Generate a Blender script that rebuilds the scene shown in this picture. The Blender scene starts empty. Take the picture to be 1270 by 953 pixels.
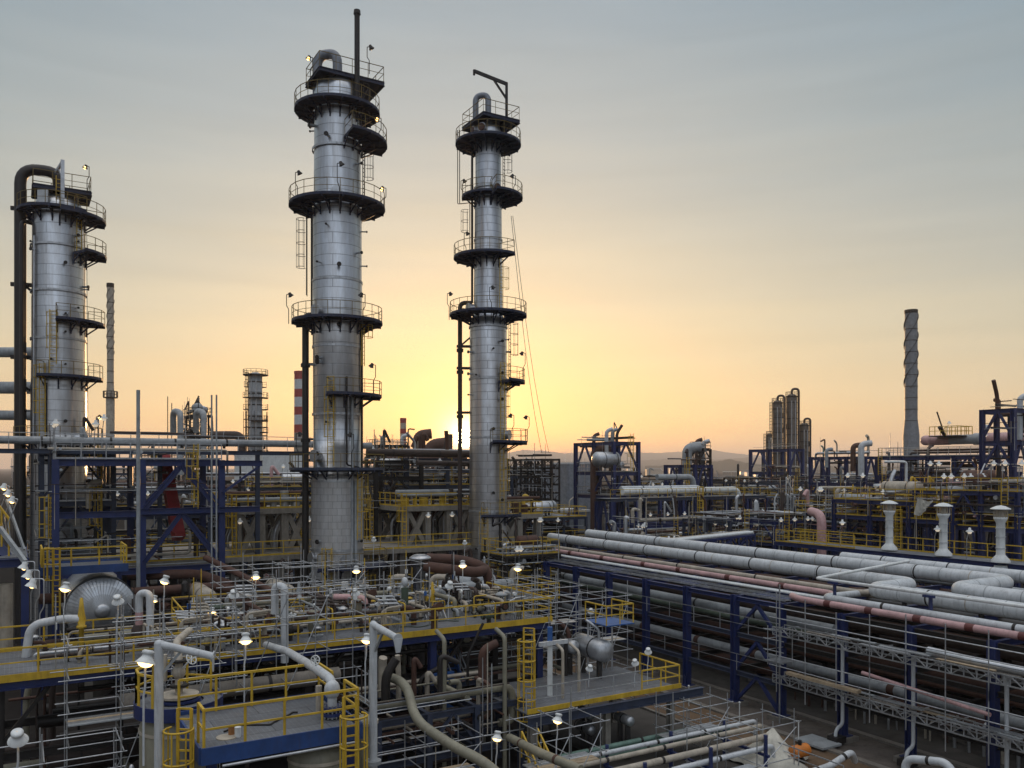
import bpy, math, random
from mathutils import Vector as V, Matrix, Quaternion
R = math.radians
rnd = random.Random(7)
sc = bpy.context.scene
COL = sc.collection
EYE = 14.0; FPX = 1040.0; CX = 635.0; HY = 580.0
# ---------------------------------------------------------------- plan helpers
# the plant is laid out on a grid turned about 30 degrees to the view: axis a runs right and away, axis b left and away
VA = V((.861, .509, 0)); UB = V((-.509, .861, 0)); Z = V((0, 0, 1))
def g(a, b, z=0): return VA*a + UB*b + Z*z
def P(x, y, d): return V(((x-CX)/FPX*d, d, EYE-(y-HY)/FPX*d))
def G(x, y, z):
    d = FPX*(EYE-z)/(y-HY); return V(((x-CX)/FPX*d, d, z))
def ab(p): return (p.x*.861+p.y*.509, -p.x*.509+p.y*.861)
def px(p): return (CX+p.x/p.y*FPX, HY-(p.z-EYE)/p.y*FPX)
def XD(x, d): return V(((x-CX)/FPX*d, d, 0))
# ---------------------------------------------------------------- materials
MATS = {}
def mat(key, base, rough=.55, metal=0., var=.25, scale=1.5, dirt=.35, dirtcol=(.05, .035, .025), bump=.0, streak=True):
    m = bpy.data.materials.new(key); m.use_nodes = True
    nt = m.node_tree; N = nt.nodes; L = nt.links; bs = N['Principled BSDF']
    tc = N.new('ShaderNodeTexCoord')
    no = N.new('ShaderNodeTexNoise'); no.inputs['Scale'].default_value = scale; no.inputs['Detail'].default_value = 6
    no.inputs['Roughness'].default_value = .65
    L.new(tc.outputs['Object'], no.inputs['Vector'])
    mp = N.new('ShaderNodeMapping'); mp.inputs['Scale'].default_value = (3.2, 3.2, .45 if streak else 3.2)
    L.new(tc.outputs['Object'], mp.inputs['Vector'])
    n2 = N.new('ShaderNodeTexNoise'); n2.inputs['Scale'].default_value = scale*1.3; n2.inputs['Detail'].default_value = 8
    n2.inputs['Roughness'].default_value = .75
    L.new(mp.outputs['Vector'], n2.inputs['Vector'])
    hi = [min(1, c*(1+var)) for c in base]; lo = [c*(1-var) for c in base]
    cr = N.new('ShaderNodeValToRGB'); cr.color_ramp.elements[0].color = (*lo, 1); cr.color_ramp.elements[1].color = (*hi, 1)
    cr.color_ramp.elements[0].position = .3; cr.color_ramp.elements[1].position = .7
    L.new(no.outputs['Fac'], cr.inputs['Fac'])
    r2 = N.new('ShaderNodeValToRGB'); r2.color_ramp.elements[0].position = .5; r2.color_ramp.elements[1].position = .78
    r2.color_ramp.elements[0].color = (0, 0, 0, 1); r2.color_ramp.elements[1].color = (dirt, dirt, dirt, 1)
    L.new(n2.outputs['Fac'], r2.inputs['Fac'])
    mx = N.new('ShaderNodeMix'); mx.data_type = 'RGBA'
    L.new(r2.outputs['Color'], mx.inputs['Factor']); L.new(cr.outputs['Color'], mx.inputs[6]); mx.inputs[7].default_value = (*dirtcol, 1)
    L.new(mx.outputs[2], bs.inputs['Base Color'])
    rr = N.new('ShaderNodeMapRange'); rr.inputs['To Min'].default_value = max(.05, rough-.12); rr.inputs['To Max'].default_value = min(1, rough+.2)
    L.new(n2.outputs['Fac'], rr.inputs['Value']); L.new(rr.outputs['Result'], bs.inputs['Roughness'])
    bs.inputs['Metallic'].default_value = metal
    if key in ('terrain', 'hillside', 'pad', 'yard', 'soil', 'asphalt'): bs.inputs['Specular IOR Level'].default_value = 0
    if bump:
        b = N.new('ShaderNodeBump'); b.inputs['Strength'].default_value = bump; b.inputs['Distance'].default_value = .05
        L.new(n2.outputs['Fac'], b.inputs['Height']); L.new(b.outputs['Normal'], bs.inputs['Normal'])
    MATS[key] = m; return m
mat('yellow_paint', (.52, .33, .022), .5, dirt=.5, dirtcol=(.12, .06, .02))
mat('tower_rail', (.16, .105, .018), .5, dirt=.5, dirtcol=(.07, .04, .02))  # yellow rail paint darkened to imitate rails backlit against the sky
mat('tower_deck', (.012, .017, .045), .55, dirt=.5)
mat('blue_paint', (.013, .024, .10), .45, dirt=.5)
mat('blue_grey_paint', (.032, .042, .072), .5, dirt=.5)
mat('edge_blue', (.016, .05, .165), .5, dirt=.4)
mat('light_blue_paint', (.02, .085, .26), .5, dirt=.4)
mat('galvanised', (.46, .47, .48), .4, .8, dirt=.5)
mat('grey_paint', (.29, .305, .31), .42, dirt=.45)
mat('pale_grey_paint', (.50, .515, .52), .3, dirt=.55, var=.15)
mat('white_paint', (.64, .65, .63), .45, dirt=.4, var=.15)
mat('cream_paint', (.38, .33, .26), .5, dirt=.55)
mat('beige_paint', (.21, .195, .14), .5, dirt=.6, scale=.8)
mat('dark_steel', (.024, .02, .018), .55, .3, dirt=.4)
mat('black_pipe', (.022, .018, .016), .45, .2)
mat('rust', (.075, .032, .02), .72, dirt=.5)
mat('rust_steel', (.042, .026, .02), .65, dirt=.5)
mat('pink_primer', (.47, .28, .27), .42, dirt=.5)
mat('stack_grey', (.19, .2, .21), .5, dirt=.5)
mat('red_band', (.10, .022, .018), .6)
mat('red_paint', (.30, .02, .02), .5, dirt=.4)
mat('orange_paint', (.55, .17, .02), .5)
mat('green_pipe', (.14, .23, .185), .5, dirt=.35)
mat('olive', (.055, .075, .05), .6)
mat('concrete', (.17, .15, .125), .85, dirt=.5, bump=.4)
mat('pale_concrete', (.24, .215, .18), .85, dirt=.55, bump=.4)
mat('grey_cladding', (.21, .225, .25), .5, .3, dirt=.3)
mat('asphalt', (.12, .102, .088), .9, scale=.6, dirt=.6, dirtcol=(.025, .02, .018), bump=.5, streak=False)
mat('soil', (.14, .095, .062), .95, scale=.5, dirt=.7, dirtcol=(.05, .035, .025), bump=.6, streak=False)
mat('pad', (.09, .082, .074), .9, scale=.4, dirt=.7, dirtcol=(.05, .045, .04), bump=.4, streak=False)
mat('yard', (.035, .03, .027), .9, scale=.4, dirt=.7, dirtcol=(.015, .012, .01), bump=.4, streak=False)  # ground tone darkened to carry the shade below the deck
mat('terrain', (.03, .027, .024), .95, scale=.02, dirt=.6, streak=False)
mat('hillside', (.04, .042, .03), .95, scale=.006, dirt=.6, dirtcol=(.025, .03, .018), streak=False)
mat('tarp', (.55, .52, .44), .8, dirt=.4, bump=.5, streak=False)
mat('wood', (.33, .25, .16), .8, dirt=.5)
mat('rubbish_brown', (.30, .13, .04), .7)
mat('dark_glass', (.02, .02, .022), .2)
def grating():
    m = mat('grating', (.185, .195, .21), .6, .35, dirt=.55, scale=.7, streak=False)
    nt = m.node_tree; N = nt.nodes; L = nt.links
    tc = N.new('ShaderNodeTexCoord'); mp = N.new('ShaderNodeMapping'); mp.inputs['Rotation'].default_value = (0, 0, -R(30.6))
    L.new(tc.outputs['Object'], mp.inputs['Vector'])
    br = N.new('ShaderNodeTexBrick'); br.offset = 0
    br.inputs['Scale'].default_value = 1; br.inputs['Brick Width'].default_value = .16; br.inputs['Row Height'].default_value = .06
    br.inputs['Mortar Size'].default_value = .012; br.inputs['Color1'].default_value = (0, 0, 0, 1); br.inputs['Color2'].default_value = (.1, .1, .1, 1)
    br.inputs['Mortar'].default_value = (1, 1, 1, 1)
    L.new(mp.outputs['Vector'], br.inputs['Vector'])
    b2 = N.new('ShaderNodeTexBrick'); b2.offset = .5
    b2.inputs['Scale'].default_value = 1; b2.inputs['Brick Width'].default_value = 3.1; b2.inputs['Row Height'].default_value = 1.02
    b2.inputs['Mortar Size'].default_value = .014; b2.inputs['Color1'].default_value = (.75, .75, .75, 1); b2.inputs['Color2'].default_value = (1.1, 1.1, 1.1, 1)
    b2.inputs['Mortar'].default_value = (.25, .25, .25, 1)
    L.new(mp.outputs['Vector'], b2.inputs['Vector'])
    bs = N['Principled BSDF']; src = bs.inputs['Base Color'].links[0].from_socket
    mx = N.new('ShaderNodeMix'); mx.data_type = 'RGBA'; mx.blend_type = 'MULTIPLY'; mx.inputs['Factor'].default_value = 1
    L.new(src, mx.inputs[6]); L.new(b2.outputs['Color'], mx.inputs[7])
    m2 = N.new('ShaderNodeMix'); m2.data_type = 'RGBA'; m2.blend_type = 'MIX'
    mul = N.new('ShaderNodeMath'); mul.operation = 'MULTIPLY'; mul.inputs[1].default_value = .0
    L.new(br.outputs['Fac'], mul.inputs[0]); mul.inputs[1].default_value = .55
    inv = N.new('ShaderNodeMath'); inv.operation = 'SUBTRACT'; inv.inputs[0].default_value = .55; L.new(mul.outputs[0], inv.inputs[1])
    L.new(inv.outputs[0], m2.inputs['Factor']); L.new(mx.outputs[2], m2.inputs[6]); m2.inputs[7].default_value = (.07, .07, .075, 1)
    L.new(m2.outputs[2], bs.inputs['Base Color'])
grating()
def cladding(key, rad, bw, rh, base=(.60, .62, .645), rough=.36, line=.35, metal=.92):
    m = bpy.data.materials.new(key); m.use_nodes = True
    nt = m.node_tree; N = nt.nodes; L = nt.links; bs = N['Principled BSDF']
    tc = N.new('ShaderNodeTexCoord'); sp = N.new('ShaderNodeSeparateXYZ'); L.new(tc.outputs['Object'], sp.inputs[0])
    at = N.new('ShaderNodeMath'); at.operation = 'ARCTAN2'; L.new(sp.outputs['Y'], at.inputs[0]); L.new(sp.outputs['X'], at.inputs[1])
    ml = N.new('ShaderNodeMath'); ml.operation = 'MULTIPLY'; ml.inputs[1].default_value = rad; L.new(at.outputs[0], ml.inputs[0])
    cb = N.new('ShaderNodeCombineXYZ'); L.new(ml.outputs[0], cb.inputs['X']); L.new(sp.outputs['Z'], cb.inputs['Y'])
    br = N.new('ShaderNodeTexBrick'); br.offset = .5; br.inputs['Scale'].default_value = 1
    br.inputs['Brick Width'].default_value = bw; br.inputs['Row Height'].default_value = rh; br.inputs['Mortar Size'].default_value = .024
    br.inputs['Mortar Smooth'].default_value = .3
    br.inputs['Color1'].default_value = (*[c*.95 for c in base], 1); br.inputs['Color2'].default_value = (*[min(1, c*1.05) for c in base], 1)
    br.inputs['Mortar'].default_value = (*[c*line for c in base], 1)
    L.new(cb.outputs[0], br.inputs['Vector'])
    mp = N.new('ShaderNodeMapping'); mp.inputs['Scale'].default_value = (1.6, 1.6, .22); L.new(tc.outputs['Object'], mp.inputs['Vector'])
    no = N.new('ShaderNodeTexNoise'); no.inputs['Scale'].default_value = 1.5; no.inputs['Detail'].default_value = 8; no.inputs['Roughness'].default_value = .7
    L.new(mp.outputs[0], no.inputs['Vector'])
    cr = N.new('ShaderNodeValToRGB'); cr.color_ramp.elements[0].position = .38; cr.color_ramp.elements[1].position = .62
    cr.color_ramp.elements[0].color = (.8, .775, .75, 1); cr.color_ramp.elements[1].color = (1, 1, 1, 1); L.new(no.outputs['Fac'], cr.inputs['Fac'])
    mx = N.new('ShaderNodeMix'); mx.data_type = 'RGBA'; mx.blend_type = 'MULTIPLY'; mx.inputs['Factor'].default_value = 1
    L.new(br.outputs['Color'], mx.inputs[6]); L.new(cr.outputs['Color'], mx.inputs[7]); L.new(mx.outputs[2], bs.inputs['Base Color'])
    bs.inputs['Metallic'].default_value = metal
    rr = N.new('ShaderNodeMapRange'); rr.inputs['To Min'].default_value = rough+.14; rr.inputs['To Max'].default_value = rough-.1
    L.new(no.outputs['Fac'], rr.inputs['Value']); L.new(rr.outputs[0], bs.inputs['Roughness'])
    n3 = N.new('ShaderNodeTexNoise'); n3.inputs['Scale'].default_value = 1.1; n3.inputs['Detail'].default_value = 2; L.new(tc.outputs['Object'], n3.inputs['Vector'])
    ad = N.new('ShaderNodeMath'); ad.operation = 'MULTIPLY_ADD'; ad.inputs[1].default_value = -.25; L.new(br.outputs['Fac'], ad.inputs[0]); L.new(n3.outputs['Fac'], ad.inputs[2])
    b = N.new('ShaderNodeBump'); b.inputs['Strength'].default_value = .35; b.inputs['Distance'].default_value = .06
    L.new(ad.outputs[0], b.inputs['Height']); L.new(b.outputs['Normal'], bs.inputs['Normal'])
    MATS[key] = m
cladding('aluminium_cladding', 1.8, 5.6, .8, (.57, .585, .605), .33, line=.5)
cladding('fine_aluminium_cladding', 1.4, 4.4, .66, (.57, .58, .6), .33, line=.5)
cladding('base_cladding', 1.8, .62, .5, (.62, .615, .605), .4, .68, .5)
cladding('old_cladding', 1.5, 4.4, 1.1, (.115, .098, .082), .55, metal=.6)
cladding('pipe_cladding', .5, 30, 30, (.60, .62, .64), .42)
def glow(key, col, s):
    m = bpy.data.materials.new(key); m.use_nodes = True; bs = m.node_tree.nodes['Principled BSDF']
    bs.inputs['Base Color'].default_value = (*col, 1); bs.inputs['Emission Color'].default_value = (*col, 1); bs.inputs['Emission Strength'].default_value = s
    MATS[key] = m
glow('lamp_glass', (1., .62, .2), 6.0)
glow('dim_lamp_glass', (1., .85, .65), .45)
# ---------------------------------------------------------------- mesh builder
def basis(d):
    d = d.normalized()
    x = V((0, 0, 1)).cross(d)
    if x.length < 1e-4: x = V((1, 0, 0))
    x.normalize(); return x, d.cross(x)
class MB:
    def __init__(s): s.v = []; s.f = []; s.sm = []
    def add(s, vs, fs, smooth=False):
        o = len(s.v); s.v += [V(p) for p in vs]
        for f in fs: s.f.append([i+o for i in f]); s.sm.append(smooth)
        return s
    def box(s, c, size, rz=0):
        hx, hy, hz = [q/2 for q in size]; cs, sn = math.cos(rz), math.sin(rz); vs = []
        for dz in (-hz, hz):
            for dx, dy in ((-hx, -hy), (hx, -hy), (hx, hy), (-hx, hy)):
                vs.append((c[0]+dx*cs-dy*sn, c[1]+dx*sn+dy*cs, c[2]+dz))
        return s.add(vs, [(3, 2, 1, 0), (4, 5, 6, 7), (0, 1, 5, 4), (1, 2, 6, 5), (2, 3, 7, 6), (3, 0, 4, 7)])
    def gbox(s, a0, a1, b0, b1, z0, z1):
        c = g((a0+a1)/2, (b0+b1)/2, (z0+z1)/2); return s.box(c, (abs(a1-a0), abs(b1-b0), abs(z1-z0)), R(30.6))
    def beam(s, p0, p1, w, h=None):
        h = h or w; d = p1-p0; x, y = basis(d); vs = []
        for p in (p0, p1):
            for i, j in ((-1, -1), (1, -1), (1, 1), (-1, 1)): vs.append(p+x*(w/2*i)+y*(h/2*j))
        return s.add(vs, [(3, 2, 1, 0), (4, 5, 6, 7), (0, 1, 5, 4), (1, 2, 6, 5), (2, 3, 7, 6), (3, 0, 4, 7)])
    def ib(s, p0, p1, w, h=None, t=None):      # an I section
        h = h or w; t = t or max(.02, w*.1); d = p1-p0; x, y = basis(d)
        if abs(d.normalized().z) > .95: x, y = VA, UB
        for off, ww, hh in ((-1, w, t), (0, t, h-2*t), (1, w, t)):
            vs = []; o = y*(off*(h-t)/2)
            for p in (p0, p1):
                for i, j in ((-1, -1), (1, -1), (1, 1), (-1, 1)): vs.append(p+o+x*(ww/2*i)+y*(hh/2*j))
            s.add(vs, [(3, 2, 1, 0), (4, 5, 6, 7), (0, 1, 5, 4), (1, 2, 6, 5), (2, 3, 7, 6), (3, 0, 4, 7)])
        return s
    def cyl(s, p0, p1, r0, r1=None, n=10, caps=True):
        r1 = r0 if r1 is None else r1; x, y = basis(p1-p0); vs = []
        for p, r in ((p0, r0), (p1, r1)):
            for k in range(n):
                t = 2*math.pi*k/n; vs.append(p+x*(r*math.cos(t))+y*(r*math.sin(t)))
        s.add(vs, [(k, (k+1) % n, n+(k+1) % n, n+k) for k in range(n)], True)
        if caps:
            s.add(vs[:n], [tuple(range(n-1, -1, -1))]); s.add(vs[n:], [tuple(range(n))])
        return s
    def tube(s, pts, r, n=10, bend=None, caps=True):
        pts = [V(p) for p in pts]; bend = 3*r if bend is None else bend; path = [pts[0]]
        for i in range(1, len(pts)-1):
            A, B, C = pts[i-1], pts[i], pts[i+1]; d0 = (A-B); d1 = (C-B); l = min(bend, d0.length*.48, d1.length*.48)
            if d0.angle(d1) > 3.05 or l < 1e-3: path.append(B); continue
            p0 = B+d0.normalized()*l; p1 = B+d1.normalized()*l; k = 6 if n > 6 else 3
            for j in range(k+1):
                t = j/k; path.append(p0*(1-t)**2+B*(2*t*(1-t))+p1*t*t)
        path.append(pts[-1]); vs = []; fr = None; m = len(path)
        for i, p in enumerate(path):
            d = (path[min(i+1, m-1)]-path[max(i-1, 0)]).normalized()
            if fr is None: fr = basis(d)[0]
            fr = (fr-d*fr.dot(d)); fr = fr.normalized() if fr.length > 1e-5 else basis(d)[0]
            y = d.cross(fr)
            for k in range(n):
                t = 2*math.pi*k/n; vs.append(p+fr*(r*math.cos(t))+y*(r*math.sin(t)))
        fs = []
        for i in range(m-1):
            for k in range(n): fs.append((i*n+k, i*n+(k+1) % n, (i+1)*n+(k+1) % n, (i+1)*n+k))
        s.add(vs, fs, True)
        if caps and n > 4: s.add(vs[:n], [tuple(range(n-1, -1, -1))]); s.add(vs[-n:], [tuple(range(n))])
        return s
    def lathe(s, o, prof, n=24, axis=None, smooth=True):
        ax = (axis or Z).normalized(); x, y = (V((1, 0, 0)), V((0, 1, 0))) if axis is None else basis(ax); vs = []
        for r, h in prof:
            for k in range(n):
                t = 2*math.pi*k/n; vs.append(V(o)+ax*h+x*(r*math.cos(t))+y*(r*math.sin(t)))
        for i in range(len(prof)-1):       # separate bands keep the profile's corners crisp where it turns hard
            pass
        fs = [(i*n+k, i*n+(k+1) % n, (i+1)*n+(k+1) % n, (i+1)*n+k) for i in range(len(prof)-1) for k in range(n)]
        return s.add(vs, fs, smooth)
    def sector(s, o, rin, rout, a0, a1, t, n=None):
        n = n or max(3, int((a1-a0)/12)); vs = []
        for i in range(n+1):
            w = R(a0+(a1-a0)*i/n); c, sn = math.cos(w), math.sin(w)
            for r, h in ((rin, 0), (rout, 0), (rout, -t), (rin, -t)): vs.append((o[0]+r*c, o[1]+r*sn, o[2]+h))
        fs = []
        for i in range(n):
            for k in range(4): fs.append((i*4+k, (i+1)*4+k, (i+1)*4+(k+1) % 4, i*4+(k+1) % 4))
        fs += [(0, 1, 2, 3), (n*4+3, n*4+2, n*4+1, n*4)]
        return s.add(vs, fs)
    def torus(s, c, nrm, rad, r, n=18, m=6):
        x, y = basis(nrm); return s.tube([V(c)+x*(rad*math.cos(2*math.pi*k/n))+y*(rad*math.sin(2*math.pi*k/n)) for k in range(n+1)], r, m, 0, False)
    def ball(s, c, r, sz=1., n=12):
        pr = [(r*math.sin(math.pi*i/8)+1e-4, -r*sz*math.cos(math.pi*i/8)) for i in range(9)]; return s.lathe(c, pr, n)
    def rail(s, pts, h=1.1, step=1.3, r=.026, toe=0):
        pts = [V(p) for p in pts]
        loop = (pts[0]-pts[-1]).length < .01
        for n_, (A, B) in enumerate(zip(pts[:-1], pts[1:])):
            L = (B-A).length; k = max(1, round(L/step))
            for i in range(0 if n_ == 0 else 1, k if loop and n_ == len(pts)-2 else k+1):
                p = A.lerp(B, i/k); s.beam(p, p+Z*h, r*1.9)
            e = (B-A).normalized()*(r*.4) if n_ else V((0, 0, 0)); o_ = Z*(.003*(n_ % 2))
            s.beam(A+e+Z*h+o_, B+Z*h+o_, r*2.1); s.beam(A+e+Z*(h*.52)+o_, B+Z*(h*.52)+o_, r*1.5)
            if toe: s.beam(A+e+Z*(toe/2+.02)+o_, B-(B-A).normalized()*.012+Z*(toe/2+.02)+o_, .012, toe)
        return s
    def ladder(s, p, z0, z1, ang, w=.45, cage=True, step=.3, r=.02):
        o = V((math.cos(R(ang)), math.sin(R(ang)), 0)); t = V((-o.y, o.x, 0)); p = V((p[0], p[1], 0))
        for k in (-1, 1): s.beam(p+t*(w/2*k)+Z*z0, p+t*(w/2*k)+Z*z1, r*2.6)
        z = z0+.2
        while z < z1: s.beam(p-t*(w/2)+Z*z, p+t*(w/2)+Z*z, r*1.6); z += step
        if cage and z1-z0 > 3:
            zz = [z0+2.1+i*.9 for i in range(int((z1-z0-2.1)/.9)+1)]; c = p+o*.36
            for h in zz:
                s.tube([c+o*(.4*math.cos(R(q)))+t*(.4*math.sin(R(q)))+Z*h for q in range(-125, 126, 25)], r*1.1, 4, 0, False)
            for q in (-110, -55, 0, 55, 110):
                e = c+o*(.4*math.cos(R(q)))+t*(.4*math.sin(R(q))); s.beam(e+Z*(z0+2.1), e+Z*zz[-1], r*1.3)
        return s
    def lattice(s, p0, p1, h=.45, r=.024, step=.5):
        s.beam(p0, p1, r*2); s.beam(p0-Z*h, p1-Z*h, r*2); L = (p1-p0).length; k = max(2, int(L/step))
        for i in range(k):
            A = p0.lerp(p1, i/k); B = p0.lerp(p1, (i+1)/k); s.beam(A, A-Z*h, r*1.5)
            s.beam(A if i % 2 else A-Z*h, B-Z*h if i % 2 else B, r*1.5)
        return s.beam(p1, p1-Z*h, r*1.5)
    def build(s, name, m, parent=None, origin=None):
        if not s.v: s.box((0, 0, 0), (.01, .01, .01))
        if parent is not None: o = ORG[parent]
        elif origin is not None: o = V(origin)
        else:
            o = V((sum(p.x for p in s.v)/len(s.v), sum(p.y for p in s.v)/len(s.v), min(p.z for p in s.v)))
        me = bpy.data.meshes.new(name); me.from_pydata([p-o for p in s.v], [], s.f); me.polygons.foreach_set('use_smooth', s.sm)
        me.materials.append(MATS[m]); me.update()
        ob = bpy.data.objects.new(name, me); COL.objects.link(ob)
        if parent is not None: ob.parent = parent; ORG[ob] = o
        else: ob.location = o; ORG[ob] = o
        return ob
ORG = {}
def thing(name, label, cat, loc=(0, 0, 0), group=None):
    o = bpy.data.objects.new(name, None); COL.objects.link(o); o.location = loc; o.empty_display_size = .3; ORG[o] = V(loc)
    return tag(o, label, cat, group)
def tag(o, label, cat, group=None):
    o['label'] = label; o['category'] = cat
    if group: o['group'] = group
    return o
def struct(o): o['kind'] = 'structure'; return o
def copytree(o, loc, rz=0., label=None, group=None, scale=None):
    def rec(q, par):
        c = q.copy(); COL.objects.link(c)
        if par is not None: c.parent = par
        for ch in KIDS.get(q, []): rec(ch, c)
        return c
    c = rec(o, None); c.location = loc; c.rotation_euler = (0, 0, rz); ORG[c] = V(loc)
    if scale: c.scale = (scale,)*3
    if label: c['label'] = label
    if group: c['group'] = group
    return c
KIDS = {}
def note_kids(o):
    KIDS[o] = list(o.children)
    for ch in o.children: note_kids(ch)
# relative labels for the small things crowded on the decks
MARK = []; USED = set()
def rel(look, p):
    x, y = px(p); c = sorted(MARK, key=lambda m: abs(m[1]-x)+.6*abs(m[2]-y))[:14]
    opts = []
    for m in c:
        dx = x-m[1]; dd = p.y-m[3]
        near = 'close ' if abs(dx) < 22 else ('' if abs(dx) < 55 else 'some way ')
        side = 'left of' if dx < -5 else ('right of' if dx > 5 else ('behind' if dd > 0 else 'in front of'))
        opts.append(f'{look} {near}{side} {m[0]}')
        opts.append(f'{look} {near}{side} {m[0]}, {"farther back" if dd > 0 else "nearer the viewer"}')
    for i in range(6):
        for j in range(i+1, 7):
            if len(c) > j: opts.append(f'{look} between {c[i][0]} and {c[j][0]}')
    for o in opts:
        if o not in USED and len(o.split()) <= 16: USED.add(o); return o
    return look
# ---------------------------------------------------------------- camera, sky, sun
cam = bpy.data.cameras.new('camera'); camo = bpy.data.objects.new('camera', cam); COL.objects.link(camo)
camo.location = (0, 0, EYE); camo.rotation_euler = (R(90), 0, 0); cam.lens = 36*FPX/1270; cam.sensor_width = 36
cam.shift_y = (HY-476.5)/1270; cam.clip_end = 60000; cam.clip_start = .5; sc.camera = camo
SUN_EL, SUN_AZ = R(2.03), math.atan2(577-CX, FPX)
SDIR = V((math.sin(SUN_AZ)*math.cos(SUN_EL), math.cos(SUN_AZ)*math.cos(SUN_EL), math.sin(SUN_EL)))
def world():
    w = bpy.data.worlds.new('World'); sc.world = w; w.use_nodes = True; nt = w.node_tree; N = nt.nodes; L = nt.links
    bg = N['Background']; tc = N.new('ShaderNodeTexCoord')
    def math_(op, a, b=None):
        n = N.new('ShaderNodeMath'); n.operation = op
        for i, q in enumerate((a, b)):
            if q is None: continue
            if isinstance(q, (int, float)): n.inputs[i].default_value = q
            else: L.new(q, n.inputs[i])
        return n.outputs[0]
    nz = N.new('ShaderNodeVectorMath'); nz.operation = 'NORMALIZE'; L.new(tc.outputs['Generated'], nz.inputs[0])
    sp = N.new('ShaderNodeSeparateXYZ'); L.new(nz.outputs[0], sp.inputs[0])
    # faint stretched unevenness of high thin cloud
    mp = N.new('ShaderNodeMapping'); mp.inputs['Scale'].default_value = (1.1, 1.1, 14); L.new(nz.outputs[0], mp.inputs[0])
    no = N.new('ShaderNodeTexNoise'); no.inputs['Scale'].default_value = 2.2; no.inputs['Detail'].default_value = 5; L.new(mp.outputs[0], no.inputs[0])
    el = math_('ADD', sp.outputs['Z'], math_('MULTIPLY', math_('SUBTRACT', no.outputs['Fac'], .5), .085))
    def ramp(f, stops):
        n = N.new('ShaderNodeValToRGB'); e = n.color_ramp.elements
        while len(e) < len(stops): e.new(.5)
        for q, (p, c) in zip(e, stops): q.position = p; q.color = (*c, 1)
        L.new(f, n.inputs[0]); return n.outputs[0]
    dt = N.new('ShaderNodeVectorMath'); dt.operation = 'DOT_PRODUCT'; L.new(nz.outputs[0], dt.inputs[0]); dt.inputs[1].default_value = (math.sin(SUN_AZ), math.cos(SUN_AZ), 0)
    hl = math_('SQRT', math_('MAXIMUM', math_('SUBTRACT', 1.0, math_('MULTIPLY', sp.outputs['Z'], sp.outputs['Z'])), .0001))
    az = math_('ARCCOSINE', math_('MAXIMUM', math_('MINIMUM', math_('DIVIDE', dt.outputs['Value'], hl), .99999), -.99999))
    near = ramp(el, [(0, (.70, .44, .22)), (.057, (.76, .565, .29)), (.152, (.70, .59, .385)), (.26, (.56, .525, .42)), (.36, (.43, .45, .43)), (.487, (.31, .37, .41)), (.7, (.58, .66, .78)), (1, (1.44, 1.42, 1.40))])
    far = ramp(el, [(0, (.58, .41, .265)), (.04, (.655, .50, .315)), (.152, (.50, .46, .355)), (.26, (.345, .372, .36)), (.36, (.265, .325, .352)), (.487, (.20, .283, .345)), (.7, (.54, .63, .76)), (1, (1.44, 1.42, 1.40))])
    cool = ramp(el, [(0, (.05, .05, .06)), (.06, (.09, .10, .12)), (.2, (.16, .185, .23)), (.45, (.22, .26, .33)), (.7, (.55, .62, .74)), (1, (1.44, 1.42, 1.40))])
    rear = ramp(el, [(0, (.10, .105, .12)), (.06, (.30, .32, .37)), (.2, (.74, .82, .96)), (.4, (.66, .74, .88)), (.7, (.64, .73, .87)), (1, (1.44, 1.42, 1.40))])
    def step(lo, hi):
        f = N.new('ShaderNodeMapRange'); f.interpolation_type = 'SMOOTHSTEP'; f.inputs['From Min'].default_value = lo; f.inputs['From Max'].default_value = hi
        L.new(az, f.inputs['Value']); return f.outputs[0]
    def mixc(f, a, b):
        n = N.new('ShaderNodeMix'); n.data_type = 'RGBA'; L.new(f, n.inputs['Factor']); L.new(a, n.inputs[6]); L.new(b, n.inputs[7]); return n
    m1 = mixc(step(R(2), R(42)), near, far); m2 = mixc(step(R(45), R(110)), m1.outputs[2], cool); mx = mixc(step(R(118), R(172)), m2.outputs[2], rear)
    # the sun's aureole
    ds = N.new('ShaderNodeVectorMath'); ds.operation = 'DOT_PRODUCT'; L.new(nz.outputs[0], ds.inputs[0]); ds.inputs[1].default_value = SDIR
    ang = math_('ARCCOSINE', math_('MINIMUM', ds.outputs['Value'], 1.0))
    mp2 = N.new('ShaderNodeMapping'); mp2.inputs['Scale'].default_value = (1.6, 1.6, 22); mp2.inputs['Rotation'].default_value = (0, R(2.5), 0); L.new(nz.outputs[0], mp2.inputs[0])
    n2 = N.new('ShaderNodeTexNoise'); n2.inputs['Scale'].default_value = 1.7; n2.inputs['Detail'].default_value = 7; n2.inputs['Distortion'].default_value = .6; L.new(mp2.outputs[0], n2.inputs[0])
    band = N.new('ShaderNodeVectorMath'); band.operation = 'SCALE'; L.new(mx.outputs[2], band.inputs[0])
    L.new(math_('ADD', .9, math_('MULTIPLY', n2.outputs['Fac'], .2)), band.inputs['Scale'])
    acc = band.outputs[0]
    def addc(acc, fac, col):
        n = N.new('ShaderNodeVectorMath'); n.operation = 'SCALE'; n.inputs[0].default_value = col; L.new(fac, n.inputs['Scale'])
        m = N.new('ShaderNodeVectorMath'); m.operation = 'ADD'; L.new(acc, m.inputs[0]); L.new(n.outputs[0], m.inputs[1]); return m.outputs[0]
    acc = addc(acc, math_('EXPONENT', math_('MULTIPLY', ang, -1/R(8))), (.10, .075, .0))
    acc = addc(acc, math_('EXPONENT', math_('MULTIPLY', ang, -1/R(1.5))), (1.5, 1.1, .5)); acc = addc(acc, math_('EXPONENT', math_('MULTIPLY', ang, -1/R(.5))), (16, 13, 8))
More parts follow.
